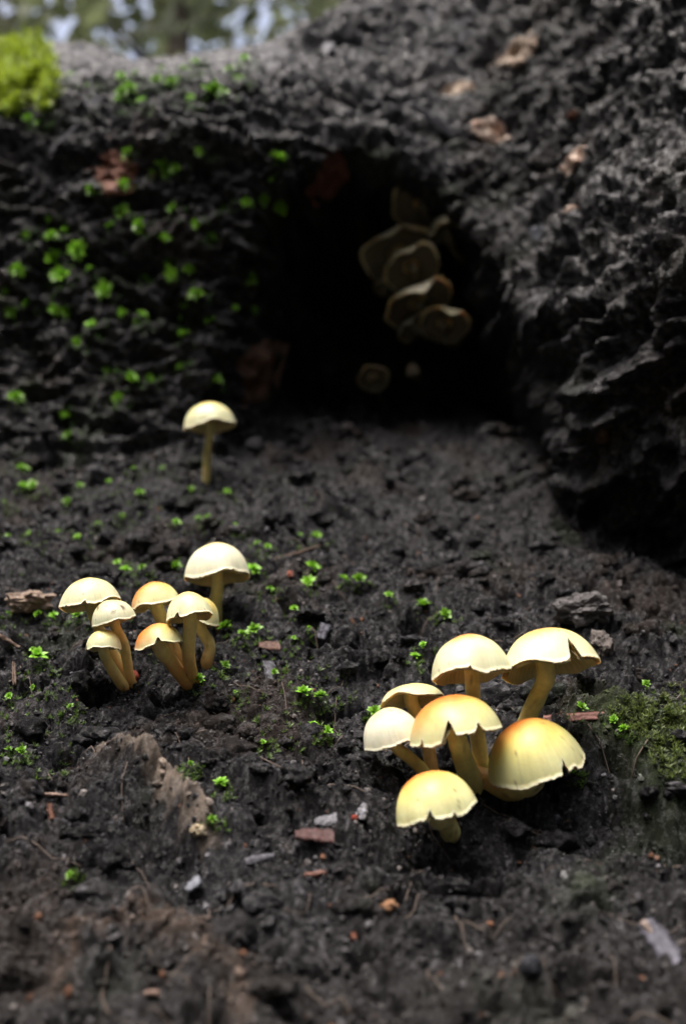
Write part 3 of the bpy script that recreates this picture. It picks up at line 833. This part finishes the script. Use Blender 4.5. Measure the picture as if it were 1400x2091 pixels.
moss_mass('low_moss', [(1340, 1480, 80, 45), (1375, 1540, 50, 55), (1290, 1460, 50, 35), (1400, 1440, 60, 50)], 420, .13, 'g',
          'low dull green moss spreading over the soil at the right edge', (.05, .08, .02), (.16, .21, .05), lift=.05)
moss_mass('moss_specks', [(a + 6, b + 8, 30, 18) for a, b, c in GRD] + [(350, 1050, 360, 120)] * 8 + [(300, 1250, 320, 160)] * 8 + [(600, 1440, 130, 100)] * 10 + [(90, 1480, 110, 120)] * 6, 1400, .13, 'g',
          'scattered tiny green moss shoots among the soil crumbs', (.04, .09, .014), (.13, .22, .035))
moss_mass('face_moss', [(a + 8, b + 6, 26, 20) for a, b, c in FACE + TOP] + [(230, 560, 240, 200), (380, 170, 180, 60)], 1300, .19, 'w',
          'scattered tiny green moss shoots on the left face of the log', (.03, .08, .010), (.10, .22, .03))

# ------------------------------------------------------------------ exposed wood on the log, patches that follow the surface
def patch(name, px, py, wpx, hpx, cols, parent, mat, which='w', rot=0., thick=.14, seed=0, rough=.18, fibre=(1, 1)):
    h = cast(px, py, which)
    loc, n = h[0], h[1]; D = depth_of(loc)
    fw = unit(ray(px, py))
    n = unit(.6 * n - .6 * fw)
    e = unit(np.cross((0, 0, 1), -fw)); e = -e if e[0] < 0 else e
    e = unit(e - n * e.dot(n)); f = np.cross(n, e); f = f if f[2] > 0 else -f
    ca, sa = math.cos(rot), math.sin(rot)
    e, f = e * ca + f * sa, -e * sa + f * ca
    a, b = wpx * K * D / 2 * 1.05, hpx * K * D / 2 * 1.05
    nu = nv = 30
    tree = BW if which == 'w' else BG
    V = np.zeros((nu, nv, 3)); C = np.zeros((nu, nv, 3))
    uu = np.linspace(-1.15, 1.15, nu); wv = np.linspace(-1.15, 1.15, nv)
    U, Vv = np.meshgrid(uu, wv, indexing='ij')
    edge = np.hypot(U, Vv) + .35 * perlin(U * 1.6 + seed, Vv * 1.6, seed=seed)
    inn = sstep(1.0, .72, edge)
    rel = perlin(U * 3 * fibre[0] + seed, Vv * 3 * fibre[1], seed=seed + 1) * rough * 1.4 + ridged(U * 6 * fibre[0], Vv * 6 * fibre[1] + seed, seed=seed + 2) * rough * .6
    cn_ = np.clip(.5 + perlin(U * 2.2 + seed, Vv * 2.2, seed=seed + 3) * .9 + perlin(U * 7, Vv * 7 + seed, seed=seed + 4) * .4, 0, 1)
    for i in range(nu):
        for j in range(nv):
            p = loc + e * a * U[i, j] + f * b * Vv[i, j]
            q_, _, _, _ = tree.ray_cast(Vector(p + n * 4), Vector(-n), 9.0)
            q_ = np.array(q_) if q_ is not None else p
            lim = np.clip((q_ - p).dot(n), -2.5, 2.0)
            q_ = p + n * lim
            V[i, j] = q_ + n * (inn[i, j] * (thick + rel[i, j]) - (1 - inn[i, j]) * .3)
            C[i, j] = lerp(np.array(cols[0]), np.array(cols[1]), cn_[i, j])
    org = np.array((0, 60, 30 - LIFT)) if parent is not None else loc
    me = make_mesh(name, V.reshape(-1, 3) - org, grid_faces(nu, nv), C.reshape(-1, 3), world_units=None)
    o = link(name, me, mat, parent)
    if parent is None: o.location = to_world(loc)[0]
    return o
TAN = ((.26, .17, .12), (.50, .41, .32)); PINK = ((.42, .25, .18), (.70, .61, .52)); RUST = ((.11, .04, .022), (.20, .085, .055)); BRN = ((.09, .045, .03), (.20, .12, .085))
for (px, py, w, hh, cols, rot, lab) in [
        (1055, 112, 95, 50, TAN, .6, 'pale tan strip of bare wood near the top of the log'),
        (938, 182, 80, 45, TAN, .0, 'small tan spot of bare wood'),
        (1000, 272, 90, 62, PINK, -.3, 'palest pinkish torn wood beside the hollow'),
        (1168, 322, 75, 70, PINK, .5, 'pinkish bare wood in a pit of the right flank'),
        (676, 350, 75, 105, RUST, -.3, 'rusty red bare wood at the hollow mouth'),
        (240, 352, 110, 75, RUST, -.5, 'rusty brown bare wood on the mossy face'),
        (528, 765, 110, 150, BRN, -.25, 'brown bare wood low beside the hollow'),
        (1168, 236, 22, 18, RUST, 0, 'tiny orange scrap of bare wood'),
        (1160, 428, 40, 16, PINK, .3, 'thin pale splinter of bare wood'),
        (1232, 893, 34, 30, BRN, 0, 'small brown bare spot low on the right flank')]:
    o = patch('exposed_wood', px, py, w, hh, cols, log_t, M_wood, rot=rot, seed=int(px))
    o['label'] = lab

# ------------------------------------------------------------------ loose bits: chips, twigs, clods
def chip(label, name, cat, px, py, lpx, wpx, ang, col, which='both', thick=.12, seed=0, mat=None, lift=.13, flatness=.75, group=None):
    h = cast(px, py, which)
    if h is None: return
    loc, n, _, nm_ = h; D = depth_of(loc); fw = unit(ray(px, py))
    n = unit(flatness * n - (1 - flatness) * 1.2 * fw + np.array((0, 0, .2)))
    if nm_ == 'g': KEEP.append((loc[0], loc[1], .3 + lpx * K * D * .45))
    right = unit(np.cross(fw, (0, 0, 1))); upi = np.cross(right, fw)
    d = right * math.cos(ang) + upi * math.sin(ang)
    d = unit(d - n * d.dot(n)); s_ = np.cross(n, d)
    ln, wd = lpx * K * D / 2, wpx * K * D / 2
    rs = np.random.default_rng(seed + int(px))
    nu, nv = 14, 6
    V, C = [], []; skew = rs.uniform(-.45, .45)
    for side in (1, -1):
        for i in range(nu):
            t = i / (nu - 1) * 2 - 1
            wl = wd * ((1 - .22 * abs(t) ** 5) * (1 + skew * t) + rs.normal(0, .13)); bend = .12 * wd * math.sin(t * 2 + seed)
            for j in range(nv):
                w = j / (nv - 1) * 2 - 1
                e_ = ln * (t + (rs.normal(0, .03) if abs(t) == 1 else 0))
                zz_ = side * thick * .5 * (1 - .6 * abs(w) ** 4) + rs.normal(0, thick * .12) + .10 * wd * w * w
                V.append(d * e_ + s_ * (wl * w + bend) + n * (zz_ + lift))
                C.append(np.array(col) * (1 + rs.normal(0, .16) + .28 * math.sin(w * 9 + seed)))
    F = []
    m = nu * nv
    for i in range(nu - 1):
        for j in range(nv - 1):
            a = i * nv + j
            F.append((a, a + nv, a + nv + 1, a + 1)); F.append((m + a, m + a + 1, m + a + nv + 1, m + a + nv))
    for i in range(nu - 1):
        for j in (0, nv - 1):
            a = i * nv + j
            F.append((a, m + a, m + a + nv, a + nv))
    for j in range(nv - 1):
        for i in (0, nu - 1):
            a = i * nv + j
            F.append((a, a + 1, m + a + 1, m + a))
    me = make_mesh(name, np.array(V), F, np.array(C), world_units=None)
    o = link(name, me, mat or M_chip); o.location = to_world(loc)[0]
    return tag(o, label, cat, group)
GREY = (.13, .13, .145); PGREY = (.19, .19, .21); REDB = (.055, .020, .017); TWIG = (.13, .085, .06); DARK = (.05, .048, .055)
for args in [
        ('white square wood chip on the grey top of the log', 'wood_chip', 'wood chip', 670, 102, 30, 26, 1.4, PGREY),
        ('pale grey splinter slanting across the upper right of the log', 'splinter', 'splinter', 925, 105, 90, 16, .95, GREY),
        ('short broad grey splinter crossing the top of the log', 'splinter', 'splinter', 940, 50, 50, 18, .3, GREY),
        ('thin grey splinter pointing up at the top of the log', 'splinter', 'splinter', 885, 40, 60, 10, 2.2, GREY),
        ('long grey splinter lying along the upper lip of the hollow', 'splinter', 'splinter', 880, 245, 110, 13, -.62, GREY),
        ('pale chip lying below the moss cushion on the log', 'wood_chip', 'wood chip', 184, 215, 54, 16, .6, PGREY),
        ('thin blue-grey sliver leaning on the left part of the log', 'splinter', 'splinter', 135, 283, 84, 9, .75, GREY),
        ('grey wood chip stuck upright in the soil right of the left cluster', 'wood_chip', 'wood chip', 546, 1376, 52, 24, 1.5, PGREY),
        ('flat grey flake on the soil in front, by the reddish wood block', 'wood_chip', 'wood chip', 668, 1680, 48, 24, .1, GREY),
        ('small upright pale flake left of the frontmost mushroom', 'wood_chip', 'wood chip', 740, 1660, 34, 20, 1.2, PGREY),
        ('dark grey leaf scrap on the soil at the lower right', 'leaf_scrap', 'leaf scrap', 1350, 1930, 100, 44, -1.0, (.085, .083, .105)),
        ('small pale chip beside the dark grey leaf scrap', 'wood_chip', 'wood chip', 1322, 1900, 40, 16, -.7, (.26, .2, .17)),
        ('reddish-brown stick lying right of the near cluster', 'twig', 'twig', 1185, 1468, 150, 20, .10, (.17, .075, .06)),
        ('dark red block of rotten wood on the front soil', 'wood_block', 'wood block', 640, 1715, 80, 34, .05, REDB),
        ('thin reddish sliver below the dark red wood block', 'splinter', 'splinter', 645, 1795, 44, 9, .0, (.14, .06, .04)),
        ('pale brown twig lying on the soil right of the tallest mushroom', 'twig', 'twig', 598, 1133, 120, 7, .35, TWIG),
        ('thin brown twig at the left edge by the moss', 'twig', 'twig', 15, 1308, 60, 9, -.5, TWIG),
        ('short upright brown twig at the left edge', 'twig', 'twig', 24, 1380, 60, 7, 1.2, TWIG),
        ('thin tan twig beside the sandy ridge', 'twig', 'twig', 118, 1629, 48, 6, -.25, (.25, .17, .13)),
        ('upright orange-brown sliver left of the sandy ridge', 'splinter', 'splinter', 98, 1662, 36, 12, 1.5, (.15, .065, .04)),
        ('small grey flake on the soil between the two clusters', 'wood_chip', 'wood chip', 660, 1290, 34, 22, 1.3, (.16, .16, .19)),
        ('blue-grey flake on the right flank of the log', 'wood_chip', 'wood chip', 1102, 478, 30, 34, .5, (.16, .17, .20)),
        ('dark brown flake at the soil beside the grey upright chip', 'wood_chip', 'wood chip', 548, 1325, 44, 26, .2, (.09, .045, .03)),
        ('long grey flake pressed in the soil near the sandy ridge', 'wood_chip', 'wood chip', 530, 1755, 60, 16, .2, (.11, .11, .125)),
        ('bluish chip on the foreground soil', 'wood_chip', 'wood chip', 400, 1812, 34, 22, .5, (.17, .18, .21)),
        ('pale tan chip in the bottom foreground between the orange streaks', 'wood_chip', 'wood chip', 318, 2025, 34, 12, .05, (.30, .20, .16))]:
    chip(*args, seed=int(args[3]) % 97)
def lump(label, name, cat, px, py, wpx, hpx, col, which='both', seed=0, rough=.3, mat=None, sink=.25, nn=3, aspect=.8):
    h = cast(px, py, which)
    loc = h[0]; D = depth_of(loc)
    KEEP.append((loc[0], loc[1], .3 + wpx * K * D * .5))
    import bmesh
    bm = bmesh.new(); bmesh.ops.create_icosphere(bm, subdivisions=nn, radius=1)
    V = np.array([v.co[:] for v in bm.verts]); F = np.array([[v.index for v in f.verts] for f in bm.faces]); bm.free()
    k = 1 + perlin(V[:, 0] * 1.5 + seed, V[:, 1] * 1.5, V[:, 2] * 1.5 + .01, seed) * rough * 1.6 + perlin(V[:, 0] * 4, V[:, 1] * 4 + seed, V[:, 2] * 4 + .01, seed + 1) * rough * .8 \
        + perlin(V[:, 0] * 10, V[:, 1] * 10 + seed, V[:, 2] * 10 + .01, seed + 2) * rough * .35
    V = V * k[:, None]
    a, b = wpx * K * D / 2, hpx * K * D / 2
    V = V * np.array((a, (a + b) / 2 * aspect, b)) + np.array((0, 0, b * (1 - 2 * sink)))
    C = np.ones((len(V), 3)) * np.array(col) * (1 + .5 * perlin(V[:, 0] * 3, V[:, 1] * 3, V[:, 2] * 3 + .01, seed + 4))[:, None]
    o = link(name, make_mesh(name, V, F, C, world_units=None, smooth=rough < .2), mat or M_crumb); o.location = to_world(loc)[0]
    return tag(o, label, cat)
lump('large grey soil clod behind the widest mushroom', 'soil_clod', 'clod', 1190, 1262, 110, 60, (.085, .08, .08), 'g', 3, .42, nn=4)
lump('brown-grey clod at the right edge of the widest cap', 'soil_clod', 'clod', 1228, 1335, 52, 56, (.12, .105, .095), 'g', 4, .4, nn=4)
lump('rounded black pebble in the right foreground', 'pebble', 'pebble', 1083, 1985, 46, 44, (.022, .023, .028), 'g', 5, .12)
lump('tan crumbly clod at the left edge near the leftmost mushroom', 'wood_clod', 'clod', 62, 1240, 92, 46, (.25, .19, .145), 'g', 6, .4, nn=4)
lump('red seed-like bit at the foot of the left cluster', 'seed', 'seed', 272, 1386, 24, 22, (.22, .045, .03), 'g', 7, .12)
lump('red bit beside the pale flake near the front mushroom', 'seed', 'seed', 724, 1674, 16, 14, (.18, .035, .022), 'g', 8, .15)
lump('small orange-red crumb on the foreground soil', 'seed', 'seed', 719, 1918, 20, 18, (.20, .085, .055), 'g', 9, .2)
lump('rusty brown crumb above the foreground sandy soil', 'wood_crumb', 'crumb', 795, 1858, 34, 26, (.20, .11, .06), 'g', 10, .35)
lump('pale yellowish crumb at the lower end of the sandy ridge', 'wood_crumb', 'crumb', 405, 1702, 34, 24, (.34, .28, .19), 'g', 11, .4)
lump('small red crumb by the moss behind the left cluster', 'wood_crumb', 'crumb', 592, 1176, 14, 14, (.34, .12, .08), 'g', 12, .2)

# ------------------------------------------------------------------ crumbs of soil and flakes of charcoal
ph_ = (1 + 5 ** .5) / 2
ICO = unit_rows(np.array([(-1, ph_, 0), (1, ph_, 0), (-1, -ph_, 0), (1, -ph_, 0), (0, -1, ph_), (0, 1, ph_), (0, -1, -ph_), (0, 1, -ph_), (ph_, 0, -1), (ph_, 0, 1), (-ph_, 0, -1), (-ph_, 0, 1)], float))
ICF = np.array([(0, 11, 5), (0, 5, 1), (0, 1, 7), (0, 7, 10), (0, 10, 11), (1, 5, 9), (5, 11, 4), (11, 10, 2), (10, 7, 6), (7, 1, 8), (3, 9, 4), (3, 4, 2), (3, 2, 6), (3, 6, 8),
                (3, 8, 9), (4, 9, 5), (2, 4, 11), (6, 2, 10), (8, 6, 7), (9, 8, 1)])
def crumbs(name, pos, size, cols, mat, flat=(.55, 1.0), label=None):
    n = len(pos)
    V = np.repeat(ICO[None], n, 0) * rng.uniform(.65, 1.25, (n, 12, 1))
    sc_ = np.stack((rng.uniform(.7, 1.3, n), rng.uniform(.7, 1.3, n), rng.uniform(*flat, n)), -1)
    V = V * sc_[:, None]
    q_ = rng.normal(size=(n, 4)); q_ /= np.linalg.norm(q_, axis=1, keepdims=True)
    w, x, y, z = q_.T
    R_ = np.stack((1 - 2 * (y * y + z * z), 2 * (x * y - z * w), 2 * (x * z + y * w), 2 * (x * y + z * w), 1 - 2 * (x * x + z * z), 2 * (y * z - x * w),
                   2 * (x * z - y * w), 2 * (y * z + x * w), 1 - 2 * (x * x + y * y)), -1).reshape(n, 3, 3)
    V = np.einsum('nij,nkj->nki', R_, V) * size[:, None, None] + pos[:, None]
    F = (ICF[None] + (np.arange(n) * 12)[:, None, None]).reshape(-1, 3)
    me = make_mesh(name, V.reshape(-1, 3), F, np.repeat(cols, 12, 0), smooth=False)
    return tag(link(name, me, mat), label, None, kind='stuff')
import bmesh
_bm = bmesh.new(); bmesh.ops.create_icosphere(_bm, subdivisions=3, radius=1)
CLV = np.array([v.co[:] for v in _bm.verts]); CLF = np.array([[v.index for v in f.verts] for f in _bm.faces]); _bm.free()
NCL = 1200
yy = 19 + 47 * rng.random(NCL * 4) ** 1.15
xx = rng.uniform(-1, 1, NCL * 4) * (yy * .40 + 1)
ok = (perlin(xx / 3.3, yy / 3.3, seed=8) + .5 * perlin(xx / 1.2, yy / 1.2, seed=81)) > -.02
ok &= (seg_dist(xx, yy, RIDGE_TAN) > .9) & (seg_dist(xx, yy, RIDGE_ORG) > .6)
for a_, b_, r_ in KEEP: ok &= np.hypot(xx - a_, (yy - b_) * .7) > r_
for b3_, r_ in FEET: ok &= np.hypot(xx - b3_[0], yy - b3_[1]) > r_ * 2.2
ok &= rng.random(len(xx)) < .25 + .75 * sstep(22, 30, yy)
xx, yy = xx[ok][:NCL], yy[ok][:NCL]; NCL = len(xx)
kx = np.clip(np.searchsorted(gx, xx), 1, len(gx) - 1); ky = np.clip(np.searchsorted(gy, yy), 1, len(gy) - 1)
pos = P[kx, ky].copy()
size = np.clip(rng.lognormal(math.log(.23), .45, NCL), .11, .60) * (.30 + .019 * pos[:, 1])
V = np.repeat(CLV[None], NCL, 0)
o_ = np.arange(NCL)[:, None] * 7.31
k = 1 + .55 * perlin(V[..., 0] * 1.3 + o_, V[..., 1] * 1.3, V[..., 2] * 1.3 + .01, 82) + .38 * perlin(V[..., 0] * 3.4 + o_, V[..., 1] * 3.4, V[..., 2] * 3.4 + .01, 83) \
    + .20 * perlin(V[..., 0] * 8 + o_, V[..., 1] * 8, V[..., 2] * 8 + .01, 84)
V = V * k[..., None] * np.stack((rng.uniform(.8, 1.5, NCL), rng.uniform(.7, 1.2, NCL), rng.uniform(.6, 1.0, NCL)), -1)[:, None]
a_ = rng.uniform(-.6, .6, NCL)[:, None]
V = np.stack((V[..., 0] * np.cos(a_) - V[..., 1] * np.sin(a_), V[..., 0] * np.sin(a_) + V[..., 1] * np.cos(a_), V[..., 2]), -1)
V = V * size[:, None, None] + (pos + np.stack((0 * size, -.12 * size, .12 * size), -1))[:, None]
c = soil_colour(V[..., 0].ravel() + 50, V[..., 1].ravel()) * np.repeat(rng.uniform(.7, 1.5, NCL), len(CLV))[:, None]
tan_ = soil_colour(pos[:, 0], pos[:, 1]); near = (tan_[:, 0] > .06) & (tan_[:, 0] > tan_[:, 2] * 1.3)
cw = np.repeat(near, len(CLV))[:, None]
c = np.where(cw, c + np.repeat(tan_, len(CLV), 0) * .8, c)
tag(link('soil_clods', make_mesh('soil_clods', V.reshape(-1, 3), (CLF[None] + (np.arange(NCL) * len(CLV))[:, None, None]).reshape(-1, 3), c), M_soil),
    'dark crumbly clods lying over the slope', kind='stuff')
NCR = 31000
yy = 18 + 46 * rng.random(NCR) ** 1.5
xx = rng.uniform(-1, 1, NCR) * (yy * .40 + 1)
kx = np.clip(np.searchsorted(gx, xx), 1, len(gx) - 1); ky = np.clip(np.searchsorted(gy, yy), 1, len(gy) - 1)
pos = P[kx, ky].copy()
fj = rng.integers(0, len(FEET), 900)
fa = rng.uniform(0, 6.28, 900); fr = rng.uniform(.8, 2.6, 900) * np.array([FEET[i][1] for i in fj])
fx = np.array([FEET[i][0] for i in fj])[:, :2] + np.stack((np.cos(fa), np.sin(fa)), -1) * fr[:, None]
kx = np.clip(np.searchsorted(gx, fx[:, 0]), 1, len(gx) - 1); ky = np.clip(np.searchsorted(gy, fx[:, 1]), 1, len(gy) - 1)
pos = np.concatenate((pos, P[kx, ky])); NCR = len(pos)
size = np.clip(rng.lognormal(math.log(.046), .5, NCR), .018, .17) * (.55 + .014 * pos[:, 1])
cc = soil_colour(pos[:, 0], pos[:, 1]) * rng.uniform(.6, 1.7, (NCR, 1))
k = rng.random(NCR)
cc = np.where((k < .05)[:, None], np.array((.22, .20, .19)) * rng.uniform(.5, 1.2, (NCR, 1)), cc)
cc = np.where(((k > .03) & (k < .05))[:, None], np.array((.15, .075, .045)) * rng.uniform(.5, 1.2, (NCR, 1)), cc)
pos[:, 2] += size * .25
crumbs('soil_crumbs', pos, size, cc, M_crumb, label='loose black soil crumbs strewn over the slope')
NFL = 11000
iu_ = rng.integers(int(NS * .1), int(NS * .93), NFL); jv_ = rng.integers(int(NV * .05), int(NV * .86), NFL)
pos = W[iu_, jv_] + rng.normal(0, .03, (NFL, 3))
kk = 1 - sm[iu_, jv_]
size = np.clip(rng.lognormal(math.log(.06), .5, NFL), .02, .2) * (.4 + .6 * kk)
cc = wc[iu_, jv_] * rng.uniform(.7, 1.9, (NFL, 1))
fl = crumbs('charcoal_flakes', pos - np.array((0, 60, 30 - LIFT)) - np.array((0, 0, LIFT)), size, cc, M_crumb, flat=(.25, .8), label=None)
fl.parent = log_t

# ------------------------------------------------------------------ trees behind the log
def tree(label, x, y, h, crown_r, n_leaf, leaf, seed, cA, cB, trunk_r=.12, z0=.3, crown_lo=.25):
    rs = np.random.default_rng(seed)
    root = bpy.data.objects.new('forest_tree', None); COL.objects.link(root); root.location = (x, y, z0)
    tag(root, label, 'tree', 'trees of the forest behind the log')
    n = 9
    pts = np.array([(rs.normal(0, .04) * i, rs.normal(0, .04) * i, h * .92 * i / (n - 1)) for i in range(n)])
    V, F, _ = tube(pts / S, np.linspace(trunk_r, trunk_r * .2, n) / S, 10)
    Vs, Fs = [np.asarray(V)], list(F); nv = len(V)
    for i in range(9):
        t = rs.uniform(.35, .9); p = pts[int(t * (n - 1))]
        a = rs.uniform(0, 6.28); ln = crown_r * rs.uniform(.5, .9)
        e = p + np.array((math.cos(a) * ln, math.sin(a) * ln, ln * .5))
        V, F, _ = tube(np.array([p, (p + e) / 2 + (0, 0, .1), e]) / S, np.array((.018, .012, .005)) / S, 6)
        Fs += [tuple(np.array(f) + nv) for f in F]; Vs.append(np.asarray(V)); nv += len(V)
    Va = np.vstack(Vs)
    bc = np.ones((len(Va), 3)) * np.array((.11, .09, .07))
    link('trunk', clean_mesh('trunk', Va, Fs, bc, np.zeros(3)), M_bark, root)
    cl = rs.normal(size=(46, 3)); cl /= np.linalg.norm(cl, axis=1, keepdims=True)
    cl = cl * (rs.random((46, 1)) ** .45) * np.array((crown_r, crown_r, h * (1 - crown_lo) / 2)) + np.array((0, 0, h * (1 + crown_lo) / 2))
    ci = rs.integers(0, 46, n_leaf)
    c = cl[ci] + rs.normal(0, .24 * crown_r, (n_leaf, 3)) * np.array((1, 1, .7))
    u = unit_rows(rs.normal(size=(n_leaf, 3))); w = unit_rows(np.cross(u, rs.normal(size=(n_leaf, 3))))
    sz = leaf * rs.uniform(.6, 1.3, (n_leaf, 1))
    V = np.stack((c - u * sz, c + w * sz * .5, c + u * sz, c - w * sz * .5), 1).reshape(-1, 3)
    F = np.arange(n_leaf * 4).reshape(-1, 4)
    g = (rs.random(46)[ci])[:, None]
    lc = np.repeat(lerp(np.array(cA), np.array(cB), g) * rs.uniform(.7, 1.3, (n_leaf, 1)), 4, 0)
    link('crown', make_mesh('crown', V, F, lc, world_units=True), M_leaf, root)
G1, G2, G3 = (.10, .12, .055), (.17, .20, .10), (.19, .18, .11)
TREES = [(-2.3, 4.4, 6.5, 1.35, 5200, .085, G1, G3, 'olive bushy tree behind the left end of the log'),
         (-1.0, 4.9, 7.5, 1.2, 4800, .085, G1, G2, 'dark green leafy tree behind the low crest of the log'),
         (.2, 4.2, 6.2, 1.1, 4200, .08, G2, G3, 'pale green tree behind the middle of the log'),
         (-3.6, 6.5, 9.0, 1.7, 5200, .11, G1, G3, 'tall brownish tree far behind the left end of the log'),
         (-1.9, 7.4, 10.5, 1.8, 5200, .12, G1, G2, 'tall dark tree farthest behind the log'),
         (-.1, 7.0, 9.5, 1.6, 4800, .11, G1, G2, 'tall dense tree far behind the middle of the log')]
for i, (x, y, h, cr, n, lf, a, b, lab) in enumerate(TREES):
    tree(lab, x, y, h, cr, int(n * .27), lf, 200 + i, a, b)

# unseen forest leaves added on the other sides to block low sky light
NL = 5200
az = rng.uniform(math.radians(38), math.radians(322), NL)
rd_ = rng.uniform(3.6, 6.0, NL)
c = np.stack((np.sin(az) * rd_, np.cos(az) * rd_ + .3, rng.uniform(-.2, 3.75, NL) + .5 * np.sin(az * 7)), -1)
u = unit_rows(rng.normal(size=(NL, 3))); w = unit_rows(np.cross(u, rng.normal(size=(NL, 3))))
sz = .30 * rng.uniform(.5, 1.2, (NL, 1))
V = np.stack((c - u * sz, c + w * sz * .6, c + u * sz, c - w * sz * .6), 1).reshape(-1, 3)
lc = np.repeat(np.array((.04, .065, .02)) * rng.uniform(.6, 1.5, (NL, 1)), 4, 0)
tag(link('leaf_screen', make_mesh('leaf_screen', V, np.arange(NL * 4).reshape(-1, 4), lc, world_units=True), M_leaf),
    'unseen green leaf ring added to close off the low sky', kind='stuff')

# thin rootlets and fibres lying on the soil
Vs, Fs, nv = [], [], 0
rs = random.Random(5)
for i in range(170):
    y = 20 + 34 * rs.random() ** 1.3; x = rs.uniform(-1, 1) * y * .36
    p0, n0 = drop(x, y)
    if p0 is None: continue
    a = rs.uniform(0, math.pi); ln = rs.uniform(.5, 2.2); bend = rs.uniform(-.5, .5)
    pts = []
    for k in range(6):
        t = k / 5
        q_, _ = drop(x + ln * t * math.cos(a + bend * t), y + ln * t * math.sin(a + bend * t) * .8)
        if q_ is None: break
        pts.append(q_ + np.array((0, -.03, .05 + .06 * rs.random())))
    if len(pts) < 6: continue
    V, F, _ = tube(pts, np.full(6, rs.uniform(.010, .024)), 4)
    Vs.append(np.asarray(V)); Fs += [tuple(int(v) + nv for v in f) for f in F]; nv += len(V)
me = clean_mesh('rootlets', np.vstack(Vs) + np.array((0, 0, LIFT)), Fs, np.ones((nv, 3)) * np.array((.10, .075, .058)), np.zeros(3))
tag(link('rootlets', me, M_chip), 'thin pale rootlets scattered over the soil', kind='stuff')
